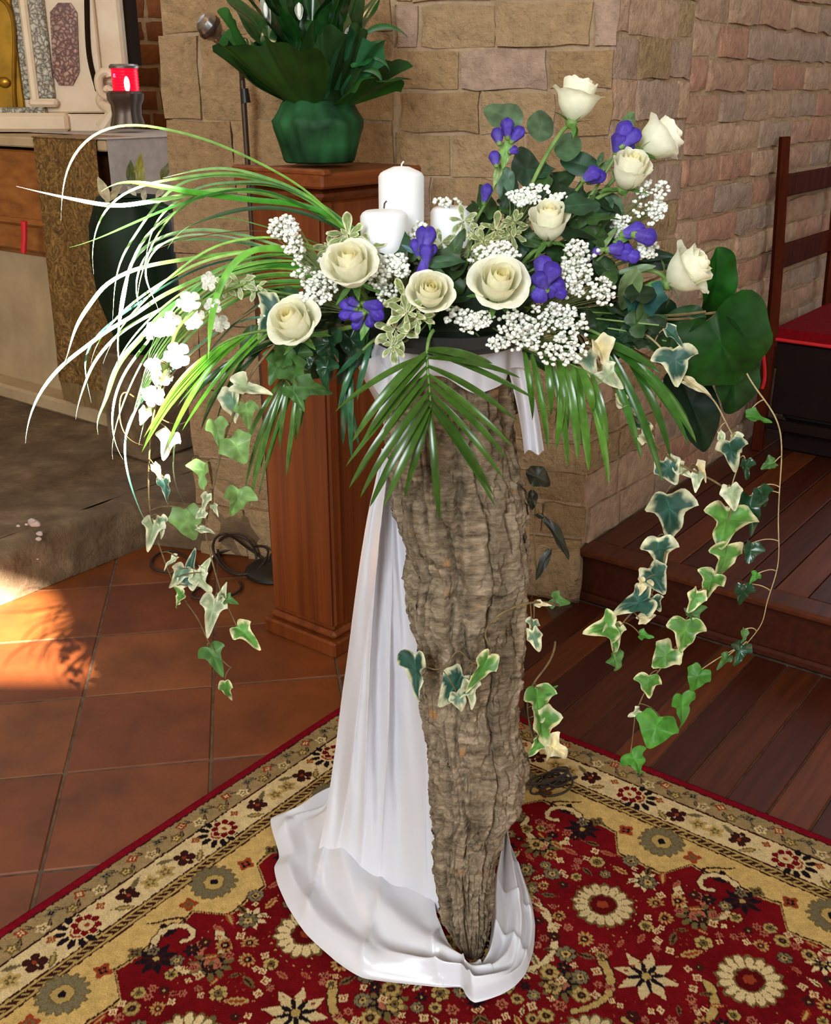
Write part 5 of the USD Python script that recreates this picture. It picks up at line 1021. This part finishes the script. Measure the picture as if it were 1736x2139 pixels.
sprig('cream edged sprig beside the middle rosebud, right of the candles', [(1035, 482, 0.9), (1068, 490, 0.8), (1010, 505, 0.8), (1075, 465, 0.6)], 1.54, 4, 42, 9, ('#7f8c54', '#d0cf9c'))
sprig('cream edged leaves tucked left of the small round rose', [(846, 622, 0.9)], 1.47, 5, 50, 8, ('#8f9c5a', '#e0dca8'))
sprig('pale sprig at the far left behind the sunlit blossoms', [(500, 592, 0.8), (470, 600, 0.6), (535, 600, 0.7)], 1.54, 6, 40, 8, ('#a9b478', '#e6e6c4'))

# ------------------------------------------------------------------ sunlit white blossoms on the left
ob = thing('white_orchid_spray', 'spray of white blossoms glaring in the sun among the grass', 'flower spray', tuple(P(400, 660, 1.48)))
obj('stem', tube(spline([P(*q) for q in [(560, 590, 1.55), (490, 600, 1.52), (420, 640, 1.49), (370, 690, 1.48), (350, 760, 1.49), (325, 830, 1.5), (315, 860, 1.5)]] , 30), 0.0024, 7), M['stem'], ob)
for k, (x, y, r) in enumerate([(437, 588, 34), (395, 632, 44), (352, 680, 52), (408, 668, 42), (318, 692, 34), (458, 676, 36), (370, 742, 46), (322, 828, 38), (345, 790, 30), (445, 640, 30)]):
    p = P(x, y, 1.48 + 0.01 * (k % 3)); rg_ = np.random.default_rng(k + 900)
    fl_n = nrm(-cF + cR * rg_.uniform(-0.5, 0.3) + cU * rg_.uniform(-0.2, 0.5)); a0 = rg_.uniform(0, 70)
    fw = obj('blossom', blob(p - fl_n * -0.002, S(r * 0.13, p), 2), M['bloom'], ob)
    for j in range(5):
        dg = a0 + j * 72 + rg_.uniform(-8, 8); d = imdir(dg); d = nrm(d - fl_n * (d @ fl_n) + fl_n * 0.25); Lm = S(r * 0.62, p)
        put_leaf(fw, leaf_at(p, d, fl_n, Lm, Lm * 0.95, OBOV, '#f2efe2', seed=k * 9 + j, wave=0.05, cup=0.2, droop=0.15), 'petal', 'petal')

# ------------------------------------------------------------------ ivy
KIND = {'lime': ('#7da25a', None), 'green': ('#4c8a30', None), 'mid': ('#4d7438', None), 'dark': ('#20452a', None), 'vd': ('#2e5646', '#d6d6ae'), 'vg': ('#5a8f3c', '#e2dca6'), 'pale': ('#9fae84', '#dcdcb8'), 'cream': ('#dfcf98', '#ece2b8'), 'brown': ('#2c2a1c', None), 'grey': ('#6f8f72', '#d8d6b0')}
def ivy(label, stem, leaves, seed, mat='vine', r=0.0022, group='ivy trails', shp=None, glossy=False, name='ivy_trail'):
    L = [P(*q) for q in stem]; t_ = thing(name, label, 'ivy', tuple(L[0]), group); c = spline(L, 60); mb = MB().add(tube(c, np.linspace(r, r * 0.5, 60), 7))
    rg_ = np.random.default_rng(seed + 500)
    for k, (x, y, l, w, dg, kd) in enumerate(leaves):
        Y = float(c[np.argmin(np.linalg.norm(proj(c) - np.array([x, y]), axis=1)), 1]) - 0.012 + rg_.uniform(-0.012, 0.012)
        ci, co = KIND[kd]; sh = shp or (IVY5 if k % 3 == 1 else IVY)
        m = leaf_px(x, y, Y, l, w, dg, sh, ci, co, tilt=(rg_.uniform(-.55, .55), rg_.uniform(-.3, .5)), seed=seed * 41 + k, edge_=(0.78 if kd in ('vd', 'vg') else 0.60) + rg_.uniform(-0.06, 0.06), spread=0.24, fold=rg_.uniform(0.15, 0.5), wave=rg_.uniform(0.05, 0.12), droop=rg_.uniform(0.1, 0.5))
        put_leaf(t_, m, 'leaf', 'gloss' if (glossy or kd == 'dark') else 'leaf')
        pc = P(x, y, Y); tt = imdir(dg); bs = pc - tt * S(l, pc) * 0.46; j = np.argmin(np.linalg.norm(c - bs, axis=1) + 0.3 * np.maximum(0, c[:, 2] - bs[2] - 0.03)); 
        if np.linalg.norm(c[j] - bs) < 0.12: mb.add(tube(spline([c[j], (c[j] + bs) / 2 + np.array([0, -0.004, 0.006]), bs + tt * S(l, pc) * 0.05], 7), 0.0010, 5))
    obj('stem', mb, M[mat], t_, smooth=True)
ivy('long ivy trail on the left with light green leaves, hanging lowest', [(640, 650, 1.52), (575, 720, 1.49), (520, 790, 1.48), (485, 870, 1.48), (458, 960, 1.48), (437, 1060, 1.48), (430, 1110, 1.48), (440, 1160, 1.48), (458, 1225, 1.48), (475, 1265, 1.48)],
    [(525, 812, 92, 46, 10, 'pale'), (486, 850, 80, 52, 95, 'grey'), (516, 868, 62, 48, 85, 'lime'), (457, 908, 72, 46, 75, 'lime'), (498, 940, 72, 70, 60, 'lime'), (425, 992, 62, 54, 100, 'lime'), (495, 1050, 72, 66, 100, 'lime'), (430, 1106, 44, 18, 10, 'pale'), (442, 1284, 88, 54, 100, 'pale'), (482, 1254, 30, 26, 20, 'mid'), (466, 1236, 46, 18, -70, 'pale'), (518, 1328, 74, 48, 40, 'vg'), (428, 1050, 46, 22, 110, 'pale'), (418, 1075, 34, 22, 150, 'pale'), (450, 1065, 30, 16, 60, 'pale')], 1, 'vine')
ivy('thin dark ivy trail on the far left with cream edged leaves', [(540, 640, 1.52), (450, 700, 1.5), (370, 770, 1.5), (325, 850, 1.5), (312, 950, 1.5), (314, 1069, 1.5), (338, 1155, 1.5), (373, 1235, 1.5), (414, 1294, 1.5), (435, 1339, 1.5), (470, 1385, 1.5), (483, 1394, 1.5)],
    [(322, 780, 60, 38, 100, 'cream'), (340, 772, 50, 40, 80, 'pale'), (348, 930, 66, 50, 110, 'pale'), (345, 1022, 60, 34, 85, 'vd'), (330, 985, 40, 20, 60, 'pale'), (317, 1114, 70, 46, 100, 'pale'), (338, 1100, 50, 24, 80, 'grey'), (393, 1097, 84, 70, 80, 'lime'), (397, 1190, 84, 44, -80, 'vd'), (372, 1205, 60, 44, 120, 'grey'), (420, 1215, 66, 42, 70, 'pale'), (373, 1252, 44, 40, 140, 'vg'), (355, 1172, 40, 18, 150, 'pale'), (430, 1180, 44, 18, -60, 'pale'), (449, 1377, 70, 54, 60, 'mid'), (475, 1446, 60, 28, 80, 'vg'), (300, 870, 44, 26, 110, 'pale'), (312, 830, 44, 24, 70, 'cream')], 2, 'vine', 0.0018)
ivy('broad pale green ivy leaves drooping at the left under the lowest rose', [(700, 690, 1.54), (640, 720, 1.52), (600, 760, 1.51), (570, 800, 1.5)], [(560, 668, 96, 84, 140, 'vd'), (600, 752, 86, 80, 95, 'mid'), (575, 770, 70, 60, 110, 'mid'), (622, 790, 90, 62, 60, 'mid'), (640, 735, 76, 66, 80, 'dark'), (690, 730, 90, 80, 80, 'dark'), (680, 778, 76, 60, 100, 'dark'), (735, 715, 80, 76, 70, 'dark'), (660, 812, 86, 50, 10, 'mid'), (620, 830, 60, 44, 60, 'mid')], 3)
ivy('ivy sprig crossing the front of the cork bark', [(1170, 1265, 1.56), (1120, 1258, 1.525), (1075, 1268, 1.505), (1030, 1295, 1.498), (1014, 1330, 1.496), (1025, 1358, 1.496), (990, 1385, 1.495), (960, 1360, 1.498), (940, 1378, 1.497), (885, 1388, 1.500)], [(866, 1412, 104, 64, 95, 'vd'), (945, 1440, 92, 70, 130, 'vd'), (1002, 1405, 104, 46, 120, 'vg'), (985, 1448, 64, 40, 80, 'pale'), (960, 1465, 50, 40, 70, 'grey'), (1170, 1256, 44, 38, 20, 'mid'), (1135, 1262, 40, 16, 10, 'cream'), (1120, 1340, 66, 32, 70, 'grey'), (1112, 1310, 44, 30, 100, 'grey')], 4)
ivy('large variegated ivy leaves low on the right edge of the cork', [(1160, 1340, 1.64), (1135, 1400, 1.63), (1108, 1440, 1.62), (1104, 1500, 1.62), (1120, 1570, 1.62)], [(1125, 1468, 84, 66, 80, 'vg'), (1134, 1520, 96, 64, 75, 'vg'), (1165, 1566, 62, 60, 30, 'cream'), (1120, 1562, 50, 40, 120, 'vg'), (1160, 1498, 34, 18, 20, 'mid'), (1152, 1440, 34, 16, -30, 'mid')], 5)
ivy('dried dark leaves on a twig at the right edge of the cork', [(1100, 985, 1.63), (1118, 1060, 1.64), (1116, 1130, 1.64), (1120, 1180, 1.64), (1110, 1250, 1.63)], [(1124, 996, 58, 50, 20, 'brown'), (1112, 1042, 44, 24, 90, 'brown'), (1164, 1120, 110, 26, 55, 'brown'), (1136, 1172, 70, 22, 120, 'brown'), (1128, 1078, 20, 14, 200, 'brown')], 6, 'vine', 0.0014, shp=OVATE)
ivy('middle ivy trail on the right with grey green cream edged leaves', [(1200, 690, 1.53), (1240, 750, 1.51), (1285, 815, 1.51), (1330, 880, 1.52), (1375, 935, 1.52), (1430, 975, 1.53), (1500, 1010, 1.53), (1530, 1050, 1.53), (1515, 1110, 1.53), (1520, 1170, 1.53), (1484, 1230, 1.53), (1455, 1270, 1.53), (1430, 1330, 1.53), (1385, 1390, 1.53), (1350, 1440, 1.53), (1326, 1500, 1.53)],
    [(1232, 762, 66, 56, 70, 'grey'), (1258, 736, 70, 54, 60, 'cream'), (1276, 790, 62, 56, 40, 'pale'), (1318, 842, 74, 60, 30, 'grey'), (1340, 885, 60, 36, 20, 'vd'), (1356, 916, 50, 44, 30, 'cream'), (1306, 850, 70, 24, 60, 'cream'), (1400, 985, 66, 56, 60, 'vd'), (1430, 985, 60, 30, 30, 'pale'), (1470, 985, 56, 28, 40, 'cream'), (1455, 1005, 50, 26, 100, 'pale'), (1400, 1078, 118, 98, 80, 'vd'), (1515, 1098, 96, 100, 100, 'vg'), (1530, 1040, 60, 44, 80, 'pale'), (1518, 1174, 88, 80, 95, 'vg'), (1481, 1222, 66, 60, 120, 'vg'), (1450, 1256, 56, 40, 110, 'vg'), (1430, 1328, 84, 76, 95, 'vg'), (1448, 1290, 50, 48, 70, 'mid'), (1386, 1374, 70, 62, 140, 'vg'), (1354, 1434, 56, 54, 95, 'vg'), (1326, 1490, 30, 26, 150, 'pale'), (1367, 1528, 80, 84, 110, 'green'), (1329, 1592, 56, 62, 60, 'green')], 7)
ivy('shorter ivy trail on the right with blue green leaves', [(1380, 1030, 1.54), (1392, 1110, 1.54), (1385, 1180, 1.54), (1360, 1240, 1.54), (1320, 1280, 1.54), (1285, 1330, 1.54), (1290, 1385, 1.54)], [(1379, 1158, 86, 72, 80, 'vd'), (1371, 1212, 72, 60, 60, 'vd'), (1342, 1225, 40, 36, 110, 'cream'), (1322, 1262, 90, 70, 160, 'vd'), (1352, 1290, 42, 24, -20, 'cream'), (1256, 1312, 70, 66, 170, 'vg'), (1284, 1334, 66, 46, 80, 'vg'), (1288, 1382, 50, 44, 70, 'mid'), (1350, 1328, 32, 24, 10, 'green'), (1372, 1262, 40, 34, 60, 'vd')], 8)
ivy('thin zigzag ivy stem at the far right with small dark leaves', [(1560, 780, 1.6), (1600, 840, 1.58), (1628, 895, 1.57), (1630, 1000, 1.57), (1626, 1100, 1.57), (1624, 1185, 1.57), (1602, 1260, 1.57), (1592, 1300, 1.57), (1572, 1330, 1.57), (1560, 1345, 1.57)], [(1585, 874, 66, 30, 10, 'green'), (1605, 970, 34, 30, 160, 'mid'), (1572, 1070, 84, 60, 80, 'dark'), (1595, 1040, 60, 40, 60, 'dark'), (1567, 1155, 50, 46, 100, 'dark'), (1575, 1207, 28, 22, 130, 'green'), (1552, 1246, 60, 42, 90, 'dark'), (1554, 1328, 34, 18, 100, 'mid'), (1545, 1366, 50, 42, 110, 'dark'), (1511, 1382, 42, 24, 130, 'mid'), (1454, 1419, 60, 50, 120, 'green'), (1428, 1484, 78, 62, 80, 'green')], 9, 'palevine', 0.0014)
ivy('ivy strand behind the big dark leaf at right with cream stem', [(1330, 690, 1.57), (1395, 745, 1.55), (1440, 800, 1.55), (1485, 830, 1.55), (1520, 890, 1.55), (1545, 950, 1.55), (1530, 1010, 1.55), (1535, 1040, 1.55)], [(1412, 764, 84, 92, 80, 'vd'), (1457, 808, 74, 22, 25, 'cream'), (1410, 702, 60, 30, 40, 'vd'), (1530, 950, 70, 60, 80, 'vd'), (1510, 920, 50, 20, 60, 'pale'), (1545, 925, 46, 26, 60, 'pale'), (1560, 980, 50, 30, 80, 'dark')], 10, 'palevine', 0.0018)

# big dark leaves at the right end
def big_leaf(label, x, y, L, W, dg, Y, col='#1b4a14', shp=ROUNDL, seed=0, tilt=(0, 0.2), cat='leaf', name='dark_leaf', stem=(1200, 640)):
    t_ = thing(name, label, cat, tuple(P(x, y, Y)), 'large dark glossy leaves at the right end'); put_leaf(t_, leaf_px(x, y, Y, L, W, dg, shp, col, seed=seed, tilt=tilt, wave=0.055, fold=0.35, droop=0.5), 'blade', 'broad')
    b = P(x, y, Y) - imdir(dg) * S(L * 0.46, P(x, y, Y)); obj('leaf_stalk', tube(spline([b, b * 0.5 + P(*stem, 1.6) * 0.5 - ez * 0.01, P(*stem, 1.6)], 10), 0.0022, 6), M['vine'], t_)
big_leaf('largest dark green glossy leaf, right of the trailing ivy', 1512, 722, 175, 185, 62, 1.58, '#133c09', BROADL, seed=1, tilt=(-0.3, -0.15))
big_leaf('tall dark green leaf directly behind the far right rose', 1503, 592, 165, 92, 82, 1.62, '#174a0d', OVATE, seed=2, tilt=(0.2, -0.1))
big_leaf('dark leaf hanging under the largest glossy leaf', 1540, 800, 130, 100, 70, 1.63, '#143a12', seed=3)
big_leaf('dark leaf between the far right rose and the violet bells', 1370, 540, 110, 66, -20, 1.63, '#1a3a1c', OVATE, seed=4)
big_leaf('blackish leaf at the right end below the far right rose', 1390, 690, 150, 90, 40, 1.64, '#12301a', seed=5)
big_leaf('dark leaf edge showing above the largest glossy leaf', 1560, 668, 110, 90, 20, 1.60, '#12330c', seed=9)
big_leaf('dark leaf reaching left from the largest glossy leaf', 1420, 672, 120, 70, 170, 1.60, '#15380f', OVATE, seed=10)
big_leaf('blue green lobed leaf left of the far right rose stem', 1340, 640, 100, 90, 100, 1.56, '#2c5a52', IVY5, seed=6)
big_leaf('dull olive leaf under the far right rose stem', 1316, 600, 90, 52, 110, 1.55, '#6a7f50', OVATE, seed=7)
big_leaf('blackish leaf deep behind the trailing ivy at right', 1450, 840, 170, 100, 60, 1.66, '#0f2412', seed=8)

# ------------------------------------------------------------------ palm fronds
def frond(label, rachis, leaflets, seed, col='#3a591b', wpx=17, group='palm fronds under the flowers'):
    L = [P(*q) for q in rachis]; t_ = thing('palm_frond', label, 'palm frond', tuple(L[0]), group); c = spline(L, 30); obj('rachis', tube(c, np.linspace(0.003, 0.0012, 30), 7), M['stem'], t_, smooth=True); rg_ = np.random.default_rng(seed + 700)
    for k, (x0, y0, x1, y1, dY) in enumerate(leaflets):
        Y = float(c[np.argmin(np.linalg.norm(proj(c) - np.array([x0, y0]), axis=1)), 1]); a, b = P(x0, y0, Y), P(x1, y1, Y + dY); ln = np.linalg.norm(b - a)
        mid_ = (a + b) / 2 + ez * ln * rg_.uniform(0.04, 0.10) - np.array([0, 0.02, 0]); cc = spline([a, mid_, b], 18); q = np.linspace(0, 1, 18)
        w = S(wpx / 2, a) * np.sin(np.clip(q * 0.92 + 0.08, 0, 1) * np.pi) ** 0.6 * rg_.uniform(0.8, 1.15)
        sd = nrm(-cF + cU * rg_.uniform(0.2, 0.9) + cR * rg_.uniform(-0.3, 0.3)); m = ribbon(cc, w, sd, 0.35); cl = np.array(lin(col)) * rg_.uniform(0.75, 1.25)
        obj('leaflet', m, M['gloss'], t_, tint=np.clip(np.tile(cl, (len(m[0]), 1)), 0, 1))
LF = []
for i, (xs, ys, tl, tr) in enumerate([(893, 735, (735, 925), (1120, 835)), (892, 748, (752, 935), (1088, 790)), (893, 765, (722, 975), (1080, 880)), (894, 782, (742, 1005), (1072, 935)), (896, 800, (728, 1022), (1060, 960)), (897, 818, (752, 1040), (1052, 1000)), (898, 835, (772, 1060), (1030, 1035)), (899, 850, (800, 1062), (1036, 1060))]):
    LF += [(xs, ys, *tl, -0.05), (xs, ys, *tr, -0.03)]
LF += [(899, 858, 918, 1088, -0.02), (893, 742, 700, 860, -0.02), (893, 730, 1030, 760, -0.02), (899, 856, 845, 1040, -0.02)]
frond('central palm frond fanning down over the top of the cork', [(905, 690, 1.47), (892, 735, 1.445), (896, 800, 1.435), (899, 860, 1.435)], LF, 1)
frond('right palm frond with short leaflets hanging straight down', [(1060, 700, 1.5), (1120, 735, 1.47), (1200, 765, 1.46), (1260, 800, 1.47)],
      [(1095, 735, 1112, 880, -.01), (1110, 740, 1145, 940, -.02), (1140, 745, 1150, 870, -.02), (1150, 748, 1186, 975, -.02), (1165, 752, 1184, 905, -.02), (1180, 758, 1206, 960, -.02), (1195, 765, 1230, 985, -.02), (1210, 768, 1240, 880, -.02), (1220, 775, 1272, 1012, -.02), (1235, 782, 1268, 940, -.02), (1175, 756, 1162, 940, -.02), (1205, 768, 1215, 930, -.02)], 2, '#456f22', 18)
frond('right palm frond slanting away down towards the ivy', [(1180, 680, 1.54), (1270, 710, 1.53), (1350, 790, 1.53), (1420, 880, 1.54)],
      [(1220, 700, 1380, 780, .0), (1240, 705, 1400, 860, .0), (1260, 712, 1440, 880, .01), (1280, 725, 1455, 925, .01), (1300, 740, 1440, 935, .0), (1310, 750, 1400, 960, -.01), (1330, 770, 1420, 900, .0), (1250, 715, 1340, 960, -.02), (1270, 725, 1385, 1010, -.02), (1230, 705, 1310, 830, -.02)], 3, '#33601e', 20)
frond('left palm frond with bright leaflets bunched to the lower left', [(640, 690, 1.52), (560, 690, 1.5), (490, 705, 1.48), (440, 735, 1.46)],
      [(500, 705, 330, 880, -.03), (490, 710, 318, 905, -.03), (480, 712, 305, 925, -.03), (470, 718, 296, 945, -.03), (460, 724, 300, 915, -.03), (450, 730, 318, 890, -.03), (440, 736, 330, 870, -.03), (510, 702, 350, 860, -.02), (520, 700, 370, 850, -.02), (535, 698, 380, 900, -.02), (545, 698, 395, 880, -.02), (560, 696, 420, 870, .0), (480, 715, 350, 930, -.02), (430, 742, 300, 935, -.02)], 4, '#5c9a2c', 10)
frond('left palm frond with leaflets hanging beside the lectern', [(690, 720, 1.54), (640, 745, 1.53), (600, 780, 1.52), (575, 810, 1.52)],
      [(630, 760, 540, 1040, -.02), (622, 765, 520, 1060, -.02), (615, 770, 528, 1000, -.02), (605, 778, 512, 1020, -.02), (598, 785, 545, 980, -.02), (640, 755, 560, 970, -.02), (635, 790, 598, 995, -.01), (625, 790, 605, 970, -.01), (640, 795, 618, 920, -.01), (590, 790, 498, 970, -.02), (610, 775, 585, 940, -.02), (650, 760, 630, 900, 0)], 5, '#46682a', 11)
frond('dark drooping frond left of the cork before the lectern', [(800, 700, 1.52), (760, 730, 1.52), (722, 790, 1.52), (716, 850, 1.52)], [(745, 745, 705, 860, 0), (735, 765, 735, 960, 0), (725, 790, 716, 930, 0), (760, 730, 690, 800, 0), (722, 800, 750, 930, 0), (775, 720, 745, 840, 0)], 6, '#2c5a3a', 13)
frond('frond lying low and dark at the left among the ivy', [(640, 700, 1.56), (540, 720, 1.55), (470, 760, 1.54), (430, 800, 1.53)], [(600, 705, 440, 800, 0), (560, 715, 470, 830, 0), (540, 722, 400, 830, 0), (500, 745, 420, 900, 0), (480, 755, 380, 870, 0), (520, 735, 450, 900, 0)], 7, '#254a20', 12)

# ------------------------------------------------------------------ dark leaves that fill the gaps
FILL = [('dark leaves behind the lowest rose', [(560, 640), (600, 620), (640, 640), (540, 690), (660, 700)]), ('dark leaves under the large open rose', [(690, 650), (720, 620), (700, 690), (760, 700), (800, 660)]), ('dark leaves beneath the short candle', [(790, 560), (830, 540), (760, 600), (850, 590), (820, 520)]), ('dark leaves around the upright violet spike', [(900, 570), (940, 560), (960, 600), (870, 600), (930, 530)]),
        ('dark leaves between the centre roses', [(960, 620), (940, 650), (980, 590), (850, 650), (880, 680), (1000, 640)]), ('dark leaves behind the wide open rose', [(1080, 540), (1100, 580), (1090, 640), (1010, 560), (1060, 660)]), ('dark leaves right of the middle rosebud', [(1220, 470), (1260, 480), (1200, 520), (1240, 450), (1200, 430), (1180, 530)]), ('dark leaves around the violet cluster', [(1180, 560), (1120, 520), (1190, 640), (1170, 650), (1110, 640)]),
        ('dark leaves behind the tall dense blossoms', [(1270, 560), (1290, 600), (1260, 630), (1300, 650), (1240, 660), (1330, 600)]), ('dark leaves under the right end of the arrangement', [(1230, 690), (1280, 690), (1320, 700), (1360, 660), (1290, 740), (1380, 730)]), ('dark leaves behind the half hidden candle', [(1010, 440), (1040, 430), (1070, 440), (1000, 500), (1090, 440)]), ('dark leaves below the upper right roses', [(1150, 410), (1190, 400), (1230, 410), (1100, 420), (1140, 370), (1260, 440)]),
        ('dark leaves at the tray rim on the left', [(740, 745), (780, 740), (700, 750), (650, 760), (820, 735)]), ('dark leaves at the tray rim on the right', [(1100, 720), (1140, 730), (1180, 740), (1210, 720), (1060, 690)])]
for i, (lb, pts) in enumerate(FILL):
    rg_ = np.random.default_rng(i + 1200); Yb = 1.57 if i not in (10, 11) else 1.66; t_ = thing('dark_foliage', lb, 'foliage', tuple(P(*pts[0], Yb)), 'dark leaf sprays filling the arrangement'); st_ = MB()
    for k, (x, y) in enumerate(pts):
        for j in range(3):
            xx, yy = x + rg_.uniform(-22, 22), y + rg_.uniform(-20, 20); Y = Yb + rg_.uniform(-0.03, 0.03); dg = math.degrees(math.atan2(yy - 620, xx - 900)) + rg_.uniform(-60, 60); L = rg_.uniform(62, 96)
            put_leaf(t_, leaf_px(xx, yy, Y, L, L * rg_.uniform(0.45, 0.7), dg, (OVATE, IVY, LANCE)[(k + j) % 3], ['#26401f', '#20351a', '#304d22', '#3a5826', '#2c4a30'][(k * 2 + j) % 5], seed=i * 50 + k * 3 + j, tilt=(rg_.uniform(-.6, .6), rg_.uniform(-.3, .6))))
            if j == 0: st_.add(tube([P(xx, yy, Y), P(xx, yy, Y) * 0.4 + HUB * 0.6], 0.0015, 5))
    obj('stems', st_, M['stem'], t_)

# dark wire coil behind the foot of the pedestal
wc = thing('wire_coil', 'tangled coil of dark brown wire on the rug at right of the cork', 'wire', tuple(PZ(1150, 1640, 0.01)))
rg_ = np.random.default_rng(4); c0 = PZ(1155, 1632, 0.045); g = np.linspace(0, 2 * np.pi * 9, 300)
rr = 0.034 + 0.010 * np.sin(g * 0.37) + 0.006 * np.sin(g * 1.7)
wp_ = c0 + np.stack([rr * np.cos(g) + 0.012 * np.sin(g * 0.21), rr * 0.6 * np.sin(g * 1.03 + 0.4), 0.022 * np.sin(g * 0.83 + 1) * np.cos(g * .11)], -1)
wp_[:, 2] = np.maximum(wp_[:, 2], 0.017)
lead = spline([P(1098, 1440, 1.66), P(1104, 1500, 1.67), P(1116, 1560, 1.69), P(1102, 1585, 1.72), P(1090, 1610, 1.75), wp_[0]], 40)
obj('wire', tube(np.vstack([lead[:-1], wp_]), 0.0028, 6), M['cable'], wc, smooth=True)
